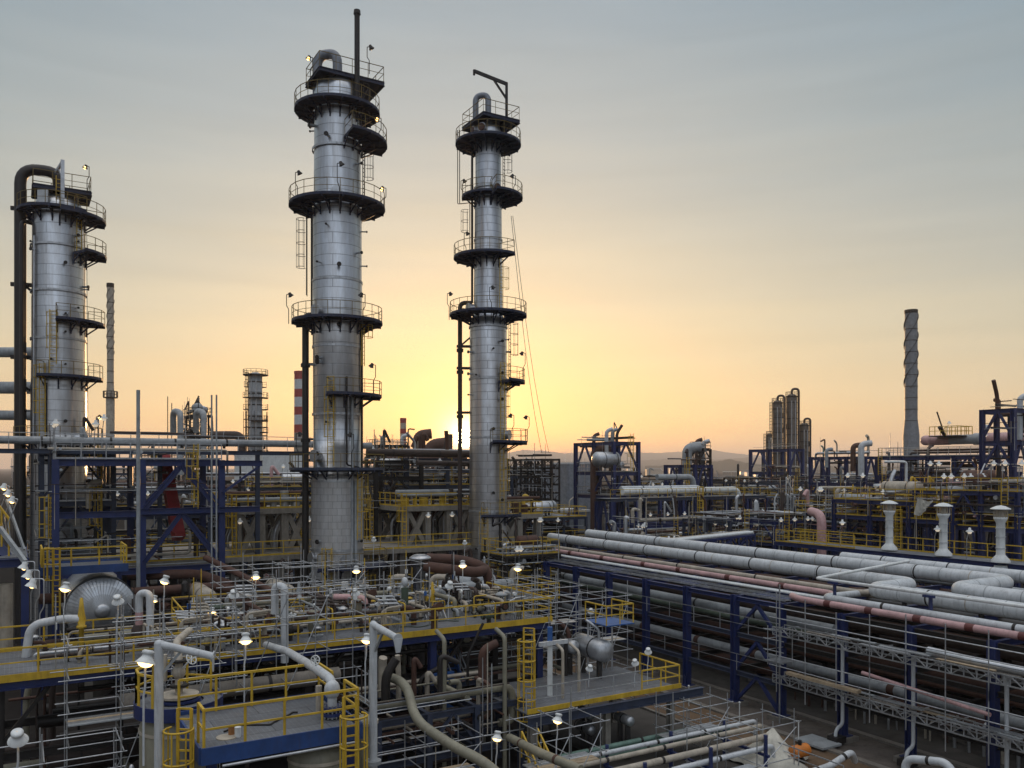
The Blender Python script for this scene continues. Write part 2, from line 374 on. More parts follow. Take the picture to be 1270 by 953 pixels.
    acc = addc(acc, math_('LESS_THAN', ang, R(.65)), (40, 34, 22))
    sky = N.new('ShaderNodeTexSky'); sky.sky_type = 'NISHITA'; sky.sun_disc = False; sky.sun_elevation = SUN_EL; sky.sun_rotation = SUN_AZ
    sk = N.new('ShaderNodeVectorMath'); sk.operation = 'SCALE'; sk.inputs['Scale'].default_value = .05; L.new(sky.outputs[0], sk.inputs[0])
    ad = N.new('ShaderNodeVectorMath'); ad.operation = 'ADD'; L.new(acc, ad.inputs[0]); L.new(sk.outputs[0], ad.inputs[1])
    L.new(ad.outputs[0], bg.inputs['Color']); bg.inputs['Strength'].default_value = 1
world()
sl = bpy.data.lights.new('sun', 'SUN'); slo = bpy.data.objects.new('sun', sl); COL.objects.link(slo)
sl.energy = 3.6; sl.color = (1, .56, .24); sl.angle = R(.6); slo.rotation_euler = (-SDIR).to_track_quat('-Z', 'Y').to_euler(); slo.location = SDIR*300
vs = sc.view_settings; vs.view_transform = 'Standard'; vs.look = 'None'; vs.exposure = 0; vs.gamma = 1
# ---------------------------------------------------------------- ground and hills
def quad(a0, a1, b0, b1, z, name, m):
    mb = MB(); mb.add([g(a0, b0, z), g(a1, b0, z), g(a1, b1, z), g(a0, b1, z)], [(0, 1, 2, 3)]); return struct(mb.build(name, m))
mb = MB(); mb.add([(-9000, -400, 0), (9000, -400, 0), (9000, 9000, 0), (-9000, 9000, 0)], [(0, 1, 2, 3)]); struct(mb.build('ground', 'terrain'))
quad(-25, 34.3, -5, 78, .012, 'concrete_yard', 'pad')
quad(-25, 24, 33.5, 78, .02, 'shade_dark_yard', 'yard')  # darker sheet under the deck, its shade put into the colour
quad(31.4, 34.35, -5, 78, .02, 'soil_strip', 'soil')
quad(34.75, 37.85, -5, 82, .02, 'access_road', 'asphalt')
quad(38.3, 60, -5, 82, .016, 'rack_floor', 'pad')
for a, w in ((34.35, .4), (37.85, .4), (31.2, .2)):
    mb = MB()
    for k in range(22): mb.gbox(a, a+w, -5+k*4, -5+k*4+3.985, 0, .13)
    struct(mb.build('kerb', 'concrete'))
def ridge(d, pts, m='hillside', wob=3., drop=.45):
    r2 = random.Random(int(d)); mb = MB(); cols = []
    xs = []
    for (x0, y0), (x1, y1) in zip(pts[:-1], pts[1:]):
        k = max(2, int((x1-x0)/3))
        for i in range(k): xs.append((x0+(x1-x0)*i/k, y0+(y1-y0)*i/k))
    xs.append(pts[-1]); rows = [(-.16, .0), (-.1, .3), (-.05, .7), (0, 1), (.05, .72), (.12, .2), (.16, 0)]
    for f, h in rows:
        for x, y in xs:
            p = P(x, y, d); q = max(2, p.z+r2.uniform(-1, 1)*wob)
            cols.append(V((p.x*(1+f), p.y*(1+f), q*h+(r2.uniform(-1, 1)*wob*.8 if 0 < h < 1 else 0))))
    n = len(xs); fs = [(i*n+k, i*n+k+1, (i+1)*n+k+1, (i+1)*n+k) for i in range(len(rows)-1) for k in range(n-1)]
    mb.add(cols, fs, True); return struct(mb.build('hills', m))
ridge(6800, [(360, 578), (560, 577), (610, 566), (648, 558), (672, 559), (700, 562.5), (722, 560.5), (752, 559.5), (790, 561), (815, 562), (850, 560), (878, 557), (905, 562), (940, 565), (1000, 570), (1100, 574), (1270, 577)], wob=2.5)
ridge(4600, [(430, 578.5), (600, 575), (640, 573.5), (700, 572), (760, 571), (800, 571), (850, 569), (890, 570.5), (930, 567), (960, 570), (1010, 573), (1080, 577), (1300, 578.5)], wob=2.)
ridge(2600, [(800, 578), (840, 577), (880, 573.5), (905, 570), (925, 574), (950, 577), (1010, 577.5), (1180, 579)], wob=1.6)
for x, y, ph in ((655, 573.5, 20), (661.5, 573, 75), (701, 572, 40), (708.5, 572, 95), (793, 571.5, 10)):
    b = P(x, y, 4550); t = thing('wind_turbine', 'pale three-bladed wind turbine on the hazy ridge, ' + {655: 'its leftmost, by the cables', 661.5: 'second from the silver tower', 701: 'thin one over the grey silos', 708.5: 'thin one just left of the steel frame', 793: 'lone one right of the steel frame'}[x], 'wind turbine', (b.x, b.y, b.z-8), 'wind turbines on the ridge')
    MB().cyl(V((b.x, b.y, b.z-8)), V((b.x, b.y, b.z+44)), 2.2, 1.2, 8).build('tower', 'white_paint', t)
    h = V((b.x, b.y-3, b.z+44)); MB().box(h, (3, 6, 3)).build('nacelle', 'white_paint', t)
    for k in range(3):
        w = R(ph+120*k); e = h+V((math.cos(w)*26, 0, math.sin(w)*26)); MB().cyl(h+V((0, -2, 0)), e+V((0, -2, 0)), 1.6, .5, 5).build('rotor_blade', 'white_paint', t)
mb = MB(); mb.box((0, 4000, 90), (17500, 8700, 188.0)); hz = mb.build('haze', 'tarp'); hz['kind'] = 'stuff'
hz.location.z = 90-91*1.0-.1; 
hm = bpy.data.materials.new('haze'); hm.use_nodes = True; hn = hm.node_tree; hn.nodes.clear()
ho = hn.nodes.new('ShaderNodeOutputMaterial'); hv = hn.nodes.new('ShaderNodeVolumePrincipled'); hn.links.new(hv.outputs[0], ho.inputs['Volume'])
hv.inputs['Color'].default_value = (.95, .92, .90, 1); hv.inputs['Density'].default_value = .00019; hv.inputs['Anisotropy'].default_value = .3
hz.data.materials.clear(); hz.data.materials.append(hm)
q = random.Random(77)
for k in range(34):
    x = q.uniform(610, 1010); d = q.uniform(900, 2300); p = XD(x, d); w, l, h = q.uniform(8, 26), q.uniform(8, 20), q.uniform(5, 13)
    t = thing('shed', 'small pale shed far off in the haze below the hills', 'shed', p, 'distant sheds below the hills'); rz = q.uniform(-.5, .5)
    MB().box(p+Z*(h/2), (w, l, h), rz).build('wall', q.choice(('white_paint', 'pale_grey_paint', 'cream_paint', 'concrete')), t); MB().box(p+Z*(h+.4), (w+.8, l+.8, .8), rz).build('roof', q.choice(('grey_cladding', 'rust', 'white_paint')), t)
# ---------------------------------------------------------------- process towers
class Tower:
    def __init__(s, name, label, px_, d, cat='process column'):
        p = XD(px_, d); s.x, s.y = p.x, p.y; s.d = d; s.r = thing(name, label, cat, (p.x, p.y, 0))
    def z(s, y): return EYE+(HY-y)/FPX*s.d
    def o(s, z=0): return V((s.x, s.y, z))
    def pol(s, rad, ang, z): return V((s.x+rad*math.cos(R(ang)), s.y+rad*math.sin(R(ang)), z))
    def shell(s, prof, m, n=40, name='shell'): return MB().lathe(s.o(), prof, n).build(name, m, s.r)
    def rings(s, zs, rad, h=.16, t=.07, m='galvanised'):
        for z in zs: MB().lathe(s.o(z), [(rad, 0), (rad+t, 0), (rad+t, h), (rad, h)], 40, smooth=False).build('stiffening_ring', m, s.r)
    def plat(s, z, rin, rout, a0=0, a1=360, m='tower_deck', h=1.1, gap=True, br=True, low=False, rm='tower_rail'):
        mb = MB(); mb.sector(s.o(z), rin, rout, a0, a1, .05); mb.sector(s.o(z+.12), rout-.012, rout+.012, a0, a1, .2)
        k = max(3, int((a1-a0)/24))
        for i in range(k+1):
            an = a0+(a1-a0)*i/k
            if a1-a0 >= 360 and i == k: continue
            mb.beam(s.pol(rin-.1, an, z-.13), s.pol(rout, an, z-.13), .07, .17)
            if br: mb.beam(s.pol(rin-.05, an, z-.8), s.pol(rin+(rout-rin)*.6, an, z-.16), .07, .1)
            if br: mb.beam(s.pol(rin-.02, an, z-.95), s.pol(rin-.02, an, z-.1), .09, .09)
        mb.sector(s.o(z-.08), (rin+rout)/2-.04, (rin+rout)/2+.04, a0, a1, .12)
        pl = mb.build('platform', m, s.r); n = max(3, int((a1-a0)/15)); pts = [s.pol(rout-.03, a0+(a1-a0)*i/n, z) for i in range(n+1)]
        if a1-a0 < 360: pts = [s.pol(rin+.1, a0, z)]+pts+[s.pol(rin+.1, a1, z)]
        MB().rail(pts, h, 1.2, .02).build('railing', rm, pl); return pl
    def ladder(s, an, rad, z0, z1, cage=True, m='yellow_paint', off=.0):
        p = s.pol(rad, an, 0); MB().ladder(p, z0, z1, an, cage=cage).build('ladder', m, s.r)
    def pipe(s, pts, rad, m, name='riser_pipe', n=12):
        o = MB().tube(pts, rad, n).build(name, m, s.r); return o
    def clip(s, p, an, m='dark_steel'):
        q = s.pol(1.2, an, p.z); MB().beam(q, p, .12, .16).build('pipe_bracket', m, s.r)
    def lamp(s, p, ang, h=1.7, lit=True, z0=None):      # pole on a platform edge with a cranked top
        p = V(p); d = V((math.cos(R(ang)), math.sin(R(ang)), 0)); mb = MB()
        top = p+Z*h; mb.tube([p, p+Z*(h*.5), p+Z*(h*.62)-d*.16, top-d*.16, top+d*.1], .03, 5, .05)
        l = mb.build('floodlight', 'dark_steel', s.r)
        MB().lathe(top+d*.12-Z*.02, [(.02, .16), (.1, .16), (.12, .04), (.22, -.14)], 10, V((d.x*-.5, d.y*-.5-.2, 1))).build('lamp_shade', 'dark_steel', l)
        MB().ball(top+d*.14-Z*.1+V((0, -.04, 0)), .12, 1.1, 8).build('lamp_glass', 'lamp_glass' if lit else 'dark_glass', l)
    def manway(s, an, rad, z, m='fine_aluminium_cladding', r=.38, dark=False):
        d = V((math.cos(R(an)), math.sin(R(an)), 0)); p = s.pol(rad-.1, an, z)
        o = MB().cyl(p, p+d*.42, r, r, 18).build('manway', m, s.r)
        MB().cyl(p+d*.42, p+d*.5, r*1.2 if not dark else r*.86, None, 18).build('manway_cover', 'galvanised' if not dark else 'rust', o)
    def nozzle(s, an, rad, z, l=.7, r=.12, m='grey_paint'):
        d = V((math.cos(R(an)), math.sin(R(an)), 0)); p = s.pol(rad-.1, an, z)
        o = MB().cyl(p, p+d*l, r, r, 10).build('nozzle', m, s.r); MB().cyl(p+d*l, p+d*(l+.08), r*1.7, None, 12).build('flange', 'dark_steel', o)
def rectplat(t, c, la, lb, z, rails=True, m='tower_deck', dav=False):
    a, b = ab(c); mb = MB(); mb.gbox(a-la/2, a+la/2, b-lb/2, b+lb/2, z-.06, z)
    for bb in (b-lb/2, b+lb/2): mb.ib(g(a-la/2, bb, z-.2), g(a+la/2, bb, z-.2), .16, .3)
    for i in range(5): mb.ib(g(a-la/2+la*i/4, b-lb/2, z-.215), g(a-la/2+la*i/4, b+lb/2, z-.215), .13, .25)
    for q in (-.3, .3):
        for w in (-.3, .3): mb.beam(g(a+la*q, b+lb*w, z-.3), g(a+la*q*.55, b+lb*w*.55, z-2.0), .12, .12)
    pl = mb.build('platform', m, t.r); e = .03
    MB().rail([g(a-la/2+e, b-lb/2+e, z), g(a+la/2-e, b-lb/2+e, z), g(a+la/2-e, b+lb/2-e, z), g(a-la/2+e, b+lb/2-e, z), g(a-la/2+e, b-lb/2+e, z)], 1.1, 1.3, .021).build('railing', 'tower_rail', pl); return pl
# --- the tall front tower
t = Tower('distillation_tower', 'tallest silver aluminium-clad tower with ring platforms, left of the setting sun', 418.5, 63); T1 = t
z = t.z
t.shell([(1.81, z(588)), (1.77, z(592)), (1.77, z(516)), (1.8, z(514)), (1.8, z(435)), (1.83, z(432)), (1.83, z(352)), (1.8, z(350)), (1.8, z(268)), (1.76, z(262)), (1.72, z(190)), (1.7, z(150)), (1.7, z(118)), (1.55, z(108)), (1.2, z(102)), (.6, z(98)), (.01, z(97))], 'aluminium_cladding')
t.shell([(1.92, 0), (1.92, z(600)), (1.94, z(597)), (1.94, z(592)), (1.78, z(590))], 'base_cladding', name='base_shell')
t.rings([z(y) for y in (190, 264, 352, 433, 516)], 1.8); t.rings([z(682), z(598)], 1.92)
c = t.o(); rectplat(t, t.o()+V((.5, .3, 0)), 5.0, 3.3, z(100))
t.plat(z(140), 1.75, 3.15, 0, 360); t.plat(z(178), 1.8, 3.7, -62, 35); t.plat(z(258), 1.85, 3.55, 0, 360)
t.plat(z(401), 1.9, 3.35, 0, 360); t.plat(z(492), 1.85, 3.3, -92, 25); t.plat(z(582), 1.9, 3.5, -200, 20, m='blue_grey_paint'); t.plat(z(700), 2.0, 3.7, -100, 40)
t.pipe([V((t.x+1.66, t.y-1, z(140))), V((t.x+1.66, t.y-1, z(24)))], .2, 'dark_steel', 'vent_pipe')
MB().cyl(V((t.x+1.66, t.y-1, z(27))), V((t.x+1.66, t.y-1, z(22))), .27, .24, 12).build('pipe_cap', 'dark_steel', t.r)
t.pipe([t.o(z(100)), t.o(z(66)), V((t.x-1.6, t.y+.4, z(66))), V((t.x-1.6, t.y+.4, z(118)))], .36, 'grey_cladding', 'overhead_pipe')
MB().cyl(t.o(z(97)), t.o(z(92)), .55, None, 16).build('flange', 'galvanised', t.r)
q = V((t.x-2.35, t.y-.2, 0)); t.pipe([V((t.x-1.6, t.y, z(392))), q+Z*z(392), q+Z*.3], .25, 'black_pipe')
for y in (452, 545, 610): t.clip(q+Z*z(y)-V((.3, 0, 0)), 180); MB().cyl(q+Z*z(y), q+Z*z(y+4), .36, None, 12).build('flange', 'dark_steel', t.r)
t.pipe([V((t.x-1.95, t.y+.3, z(258))), V((t.x-1.95, t.y+.3, z(395)))], .13, 'dark_steel', 'drain_pipe')
t.pipe([t.pol(1.95, -45, z(490)), t.pol(1.95, -45, z(690))], .1, 'grey_paint', 'drain_pipe'); t.pipe([t.pol(1.92, -58, z(470)), t.pol(1.92, -58, z(577)), t.pol(2.1, -30, z(580))], .07, 'dark_steel', 'drain_pipe')
t.pipe([t.pol(2.05, -38, z(596)), t.pol(2.05, -38, z(720))], .12, 'grey_paint', 'drain_pipe'); t.pipe([t.pol(1.9, -8, z(402)), t.pol(1.9, -8, z(580))], .09, 'dark_steel', 'drain_pipe')
for an, rad, y0, y1, m in ((188, 2.25, 368, 262, 'dark_steel'), (-15, 2.1, 455, 404, 'yellow_paint'), (-92, 2.0, 578, 470, 'yellow_paint'), (-32, 2.2, 668, 584, 'yellow_paint'), (-5, 2.0, 258, 180, 'dark_steel'), (-25, 2.0, 178, 108, 'dark_steel'), (-95, 2.2, 756, 676, 'yellow_paint'), (-25, 2.6, 760, 702, 'yellow_paint')):
    t.ladder(an, rad, z(y0), z(y1), m=m)
for an, y in ((-130, 566), (-125, 390), (-80, 250), (-60, 690), (-140, 690)): t.manway(an, 1.82, z(y))
for k in range(26): t.nozzle(rnd.choice((-150, -120, -100, -75, -50, -25, 170, 5)), 1.8, z(rnd.uniform(120, 700)), .45, rnd.choice((.05, .07, .1)))
for x, y, h, an in ((385, 100, 1.7, 180), (458, 92, 2.0, 0)): t.lamp(P(x, y, 62), an, h, x == 385)
for x, y, h, an, d in ((369, 250, 2.2, 0, 63.5), (421, 262, 3.4, 0, 59.6), (476, 262, 1.7, 180, 62), (358, 402, 2.2, 0, 62.5), (450, 405, 2.3, 180, 60.3), (470, 155+27, 2.1, 180, 62), (463, 492, 2.3, 180, 61.3), (436, 584, 2.6, 180, 59.8), (370, 584, 2.7, 0, 61)): t.lamp(P(x, y, d), an, h, x in (476, 470))
# --- the slimmer middle tower
t = Tower('fractionating_tower', 'slim stepped silver tower with davit on top, hiding the sun at its edge', 605.5, 73); T2 = t
z = t.z
t.shell([(1.63, 0), (1.63, z(560)), (1.66, z(552)), (1.62, z(545)), (1.62, z(412)), (1.55, z(400)), (1.25, z(391)), (1.22, z(330)), (1.16, z(250)), (1.12, z(240)), (1.12, z(165)), (1.0, z(158)), (.6, z(153)), (.01, z(151))], 'fine_aluminium_cladding')
t.rings([z(y) for y in (472, 544, 635, 408)], 1.63); t.rings([z(y) for y in (236, 300)], 1.18)
rectplat(t, t.o()+V((.2, .5, 0)), 3.6, 3.9, z(150))
t.plat(z(180), 1.15, 2.85, 0, 360); t.plat(z(246), 1.2, 3.0, -75, 60); t.plat(z(246), 1.2, 2.3, -180, -80); t.plat(z(321), 1.25, 3.0, -255, -40)
t.plat(z(392), 1.6, 3.35, 0, 360); t.plat(z(474), 1.65, 3.2, -55, 30); t.plat(z(549), 1.65, 3.4, -82, 30); t.plat(z(638), 1.7, 2.9, -100, 20); t.plat(z(704), 1.7, 2.9, -95, 20)
q = V((t.x-2.45, t.y-.1, 0)); t.pipe([V((t.x-1.4, t.y, z(376))), q+Z*z(376), q+Z*.3], .19, 'rust_steel')
for y in (430, 457, 512, 610): MB().beam(q+Z*z(y)-V((.3, 0, 0)), V((t.x-1.5, t.y, z(y))), .16, .22).build('pipe_bracket', 'dark_steel', t.r); MB().cyl(q+Z*z(y+3), q+Z*z(y+7), .3, None, 10).build('flange', 'dark_steel', t.r)
MB().beam(q+Z*z(430), V((t.x-1.5, t.y, z(418))), .14).build('pipe_bracket', 'dark_steel', t.r)
t.pipe([t.pol(1.1, 185, z(165)), V((t.x-1.4, t.y, z(195))), V((t.x-1.4, t.y, z(376)))], .1, 'dark_steel', 'drain_pipe')
for dx in (2.62, 2.45): t.pipe([V((t.x-dx, t.y-.6, z(165))), V((t.x-dx, t.y-.6, z(256))), V((t.x-1, t.y-.9, z(255)))], .035, 'dark_steel', 'conduit', 6)
for an, rad, y0, y1, m in ((-20, 1.45, 246, 183, 'dark_steel'), (185, 1.6, 318, 250, 'dark_steel'), (-40, 1.5, 392, 324, 'yellow_paint'), (-20, 2.0, 472, 396, 'dark_steel'), (-48, 1.9, 549, 452, 'yellow_paint'), (-98, 1.9, 702, 628, 'yellow_paint'), (-50, 1.9, 638, 552, 'yellow_paint'), (-40, 2.1, 770, 690, 'yellow_paint')): t.ladder(an, rad, z(y0), z(y1), m=m)
for an, y, dk in ((-112, 165, True), (-158, 165, True), (-55, 238, True), (-20, 540, False), (-150, 385, False)): t.manway(an, 1.12 if y < 300 else 1.6, z(y), dark=dk)
for k in range(20):
    y = rnd.uniform(420, 690); t.nozzle(rnd.choice((-150, -120, -75, -50, -25, 5)), 1.62, z(y), .4, rnd.choice((.05, .08)))
t.pipe([t.o(z(152)), t.o(z(118)), V((t.x-1.1, t.y+.2, z(118))), V((t.x-1.1, t.y+.2, z(150)))], .26, 'grey_cladding', 'overhead_pipe')
dv = MB(); a_ = V((t.x+1.6, t.y-.4, z(158))); b_ = V((t.x+1.6, t.y-.4, z(107))); c_ = V((t.x-1.2, t.y-.7, z(93)))
dv.beam(a_, b_+Z*.1, .24).beam(b_, c_, .2, .26).beam(b_-Z*1.3, b_.lerp(c_, .42), .16).cyl(c_+Z*.1, c_-Z*.35, .1); dv.build('davit', 'dark_steel', t.r)
for x, y, h, an, d in ((578, 325, 2.5, 0, 73), (557, 397, 2.3, 0, 73), (609.5, 395, 2.6, 0, 69.8), (649, 474, 2.5, 180, 72.5), (635, 549, 2.3, 180, 70.8), (654, 549, 2.2, 180, 72.3), (574, 250, 1.8, 0, 73), (637, 246, 1.9, 180, 71)): t.lamp(P(x, y, d), an, h, False)
mb = MB()
for k, e in ((0, 672), (1, 681)):
    a0 = P(634+2*k, 268, 72); a1 = P(e, 562, 88); mb.tube([a0.lerp(a1, i/14)-Z*(2.2*math.sin(math.pi*i/14)) for i in range(15)], .022, 4, 0, False)
mb.build('cable', 'dark_steel', t.r)
# --- the wide tower at the left
t = Tower('wide_tower', 'broad silver tower with domed head and looped black pipe, at far left', 73, 66); T3 = t
z = t.z
t.shell([(1.98, 0), (1.98, z(562)), (1.96, z(490)), (1.93, z(470)), (1.9, z(425)), (1.9, z(372)), (1.87, z(368)), (1.87, z(312)), (1.85, z(308)), (1.85, z(272)), (1.75, z(260)), (1.5, z(251)), (1.0, z(245)), (.4, z(243)), (.01, z(242))], 'aluminium_cladding')
t.rings([z(y) for y in (310, 366, 424, 482)], 1.93)
rectplat(t, t.o()+V((.1, .2, 0)), 4.0, 3.2, z(238))
t.plat(z(267), 1.9, 2.9, -185, -20); t.plat(z(272), 1.9, 3.35, -60, 40); t.plat(z(316), 1.95, 3.4, -30, 35); t.plat(z(402), 1.98, 3.3, -65, 20); t.plat(z(470), 2.0, 3.15, -90, 20); t.plat(z(548), 2.05, 3.1, -180, 30, m='blue_grey_paint')
q = V((t.x-2.45, t.y-1, 0)); t.pipe([t.o(z(245)), t.o(z(214)), q+Z*z(214), q+Z*.4], .42, 'black_pipe', 'overhead_pipe', 16)
q2 = V((t.x-2.0, t.y-1.6, 0)); t.pipe([t.pol(1.8, 200, z(280)), q2+Z*z(281), q2+Z*.4], .17, 'black_pipe')
for y in (263, 356, 445): MB().beam(q+Z*z(y)-V((.75, 0, 0)), t.o(z(y)), .2, .3).build('pipe_bracket', 'dark_steel', t.r)
for y in (356, 480): MB().beam(q+Z*z(y)+V((.2, 0, 0)), V((t.x-1.7, t.y, z(y+11))), .14).build('pipe_bracket', 'dark_steel', t.r)
t.pipe([t.pol(2.0, -118, z(300)), t.pol(2.06, -118, z(545))], .07, 'galvanised', 'drain_pipe'); t.pipe([t.pol(2.0, -88, z(478)), t.pol(2.0, -88, z(560))], .09, 'dark_steel', 'drain_pipe')
for an, rad, y0, y1, m in ((-72, 2.15, 470, 390, 'yellow_paint'), (-92, 2.2, 548, 455, 'yellow_paint'), (-20, 2.1, 318, 275, 'yellow_paint'), (-60, 1.6, 262, 226, 'yellow_paint')): t.ladder(an, rad, z(y0), z(y1), m=m)
dv = MB(); a_ = V((t.x+1.15, t.y-1.6, z(278))); b_ = V((t.x+1.15, t.y-1.6, z(208))); dv.ib(a_, b_, .26).beam(b_-Z*.1, b_+V((-.85, .6, -.75)), .16, .2).beam(b_-Z*1.4, b_+V((-.5, .35, -.5)), .1); dv.build('davit', 'galvanised', t.r)
for an, y in ((-35, 395), (-60, 462)): t.manway(an, 1.9, z(y))
MB().box((t.x-.2, t.y-1.9, z(253)), (.8, .1, .95)).build('name_board', 'pale_grey_paint', t.r)
for x, y, h, an, d in ((108, 240, 2.1, 180, 65.5), (122, 548, 1.9, 0, 64)): t.lamp(P(x, y, d), an, h)
for k in range(16): t.nozzle(rnd.choice((-150, -120, -75, -50, -25, 5)), 1.9, z(rnd.uniform(290, 550)), .4, rnd.choice((.05, .08)))
mb = MB()
for dx in (2.75, 2.95): mb.tube([V((t.x+dx, t.y-1.5, z(275))), V((t.x+dx+.1, t.y-1.5, z(560)))], .02, 4, 0, False)
mb.build('cable', 'dark_steel', t.r)
for y, r_, w in ((435, .42, 'topmost of three grey transfer pipes'), (480, .5, 'middle of three grey transfer pipes'), (515, .4, 'lowest of three grey transfer pipes')):
    p = P(43, y, 67.5); pi = thing('transfer_pipe', w+' leaving the far left tower', 'pipe', p, 'transfer pipes of the far left tower')
    MB().tube([p+V((1, 1, 0)), p+V((-9, 2.5, .2)), p+V((-20, 4, .3))], r_, 16).build('pipe_run', 'grey_paint', pi)
    for k in (1.5, 5, 9): MB().cyl(p+V((-k, 1+.15*k, .02*k)), p+V((-k-.12, 1+.15*k, .02*k)), r_*1.06, None, 16).build('pipe_band', 'dark_steel', pi)
# ---------------------------------------------------------------- process units (steel frames with floors, rails, pipework, drums)
def small_lamp(par, p, h=2.4):
    o = MB().tube([p, p+Z*(h*.7), p+Z*h+V((.15, -.1, 0))], .03, 4, 0, False).build('floodlight', 'galvanised', par)
    MB().lathe(p+Z*h+V((.15, -.12, -.12)), [(.27, 0), (.24, .08), (.1, .16), (.09, .3), (.01, .32)], 8).build('lamp_shade', 'white_paint', o)
    MB().ball(p+Z*(h-.16)+V((.15, -.12, 0)), .15, .8, 8).build('lamp_glass', 'dim_lamp_glass', o)
def drum(par, c, ax, L, r, m='galvanised', name='vessel', legs=.6):
    ax = ax.normalized(); mb = MB(); h = L/2
    mb.lathe(c, [(.01, -h-r*.5), (r*.45, -h-r*.44), (r*.8, -h-r*.26), (r, -h), (r, h), (r*.8, h+r*.26), (r*.45, h+r*.44), (.01, h+r*.5)], 20, ax)
    o = mb.build(name, m, par)
    for q in (-.3, .3):
        p = c+ax*(L*q); s = V((-ax.y, ax.x, 0)); MB().beam(p-Z*(r*.5), p-Z*(r+legs), .22, r*1.2).build('saddle', 'dark_steel', o)
        MB().lathe(p+ax*.3, [(r*1.015, -.04), (r*1.03, -.04), (r*1.03, .04), (r*1.015, .04)], 20, ax, False).build('vessel_band', 'dark_steel', o)
    return o
PAL_DARK = ['rust_steel', 'dark_steel', 'grey_paint', 'rust', 'galvanised', 'black_pipe', 'cream_paint', 'dark_steel', 'rust_steel']
PAL_MIX = ['grey_paint', 'galvanised', 'pale_grey_paint', 'cream_paint', 'rust', 'pink_primer', 'rust_steel', 'dark_steel', 'green_pipe']
def unit(name, label, cat, corner, la, lb, zs, na=3, nb=3, m='blue_paint', cw=.32, rail='yellow_paint', floors=None, pipes=10, vess=1, lamps=2, brace=True, pal=PAL_DARK, seed=0, ladders=1, base=0., stubs=4, group=None, thin=None, floorm='grating', vr=.6, gooses=0):
    q = random.Random(seed or hash(label) % 1000); a0, b0 = ab(corner); a1, b1 = a0+la, b0+lb
    t = thing(name, label, cat, g(a0, b0, 0), group); top = zs[-1]; floors = zs if floors is None else floors
    A = [a0+la*i/(na-1) for i in range(na)]; B = [b0+lb*i/(nb-1) for i in range(nb)]
    for i, a in enumerate(A):
        for j, b in enumerate(B):
            if 0 < i < na-1 and 0 < j < nb-1: continue
            MB().ib(g(a, b, base), g(a, b, top-.02), cw).build('column', m, t)
    for z in zs:
        mb = MB(); zz = z-cw/2-.03
        for b in B: mb.ib(g(a0, b, zz), g(a1, b, zz), cw*.75, cw)
        for a in A: mb.ib(g(a, b0, zz+.006), g(a, b1, zz+.006), cw*.7, cw*.96)
        mb.build('floor_beam', m, t)
        if z in floors:
            MB().gbox(a0+.1, a1-.1, b0+.1, b1-.1, z-.02, z+.03).build('floor', floorm, t)
            if rail:
                mb = MB().rail([g(a0, b1, z), g(a0, b0, z), g(a1, b0, z), g(a1, b1, z), g(a0, b1, z)], 1.1, 1.4, .03, .1); mb.build('railing', rail, t)
    if brace:
        zz = [base]+zs
        for k in range(len(zs)):
            lo, hi = zz[k], zz[k+1]-.2
            if hi-lo < 1.5: continue
            i = q.randrange(na-1); j = q.randrange(nb-1)
            mid = g((A[i]+A[i+1])/2, b0, hi); mb = MB().beam(g(A[i], b0, lo+.2), mid, cw*.5).beam(g(A[i+1], b0, lo+.2), mid, cw*.5); mb.build('brace', m, t)
            mid = g(a0, (B[j]+B[j+1])/2, hi); mb = MB().beam(g(a0, B[j], lo+.2), mid, cw*.5).beam(g(a0, B[j+1], lo+.2), mid, cw*.5); mb.build('brace', m, t)
    lv = [base]+zs
    for k in range(pipes):
        z = q.choice(lv)+q.uniform(.35, 1.4); r = q.choice((.04, .05, .06, .08, .1, .14, .19)); mm = q.choice(pal)
        if z > top+.9: z = top-q.uniform(.4, 1)
        dz = q.choice((0, 0, -1.6, 1.5, -2.5)); 
        if z+dz < .2 or z+dz > top+1.2: dz = 0
        if q.random() < .55:
            b = q.uniform(b0+.15, b1-.2); pts = [g(a0-q.uniform(0, .6), b, z), g(a1+q.uniform(-la*.4, .6), b, z)]
        else:
            a = q.uniform(a0+.15, a1-.2); pts = [g(a, b0-q.uniform(0, .6), z), g(a, b1-q.uniform(0, lb*.4), z)]
        if dz: pts.append(pts[-1]+Z*dz); pts.append(pts[-1]+(VA if q.random() < .5 else UB)*q.uniform(-1.5, 1.5))
        MB().tube(pts, r, 8).build('pipe', mm, t)
    for k in range(stubs):
        a = q.uniform(a0+.2, a1-.2); b = q.uniform(b0+.2, b1-.2); z = q.choice(lv); r = q.choice((.07, .12, .2))
        MB().tube([g(a, b, z), g(a, b, z+q.uniform(1, 3)), g(a+q.uniform(-1, 1), b-.1, z+q.uniform(1, 3))], r, 8).build('pipe', q.choice(pal), t)
    for k in range(thin if thin is not None else pipes):      # small-bore lines, conduits and scaffold tubes
        z = q.choice(lv)+q.uniform(.1, 2); z = min(z, top+.8); a = q.uniform(a0-.3, a1+.2); b = q.uniform(b0-.3, b1+.2); r = q.choice((.025, .03, .04)); w = q.random(); mm = q.choice(('galvanised', 'galvanised', 'grey_paint', 'cream_paint', 'rust_steel'))
        if q.random() < .55: a = a0-q.uniform(.05, .4)
        else: b = b0-q.uniform(.05, .4)
        if w < .45: pts = [g(a, b, max(.1, z-q.uniform(1, 3))), g(a, b, z+q.uniform(.5, 2.2))]
        elif b < b0: pts = [g(a0-.4, b, z), g(a0+la*q.uniform(.4, 1.05), b, z)]
        else: pts = [g(a, b0-.4, z), g(a, b0+lb*q.uniform(.4, 1.05), z)]
        MB().tube(pts, r, 5, 0, False).build('conduit', mm, t)
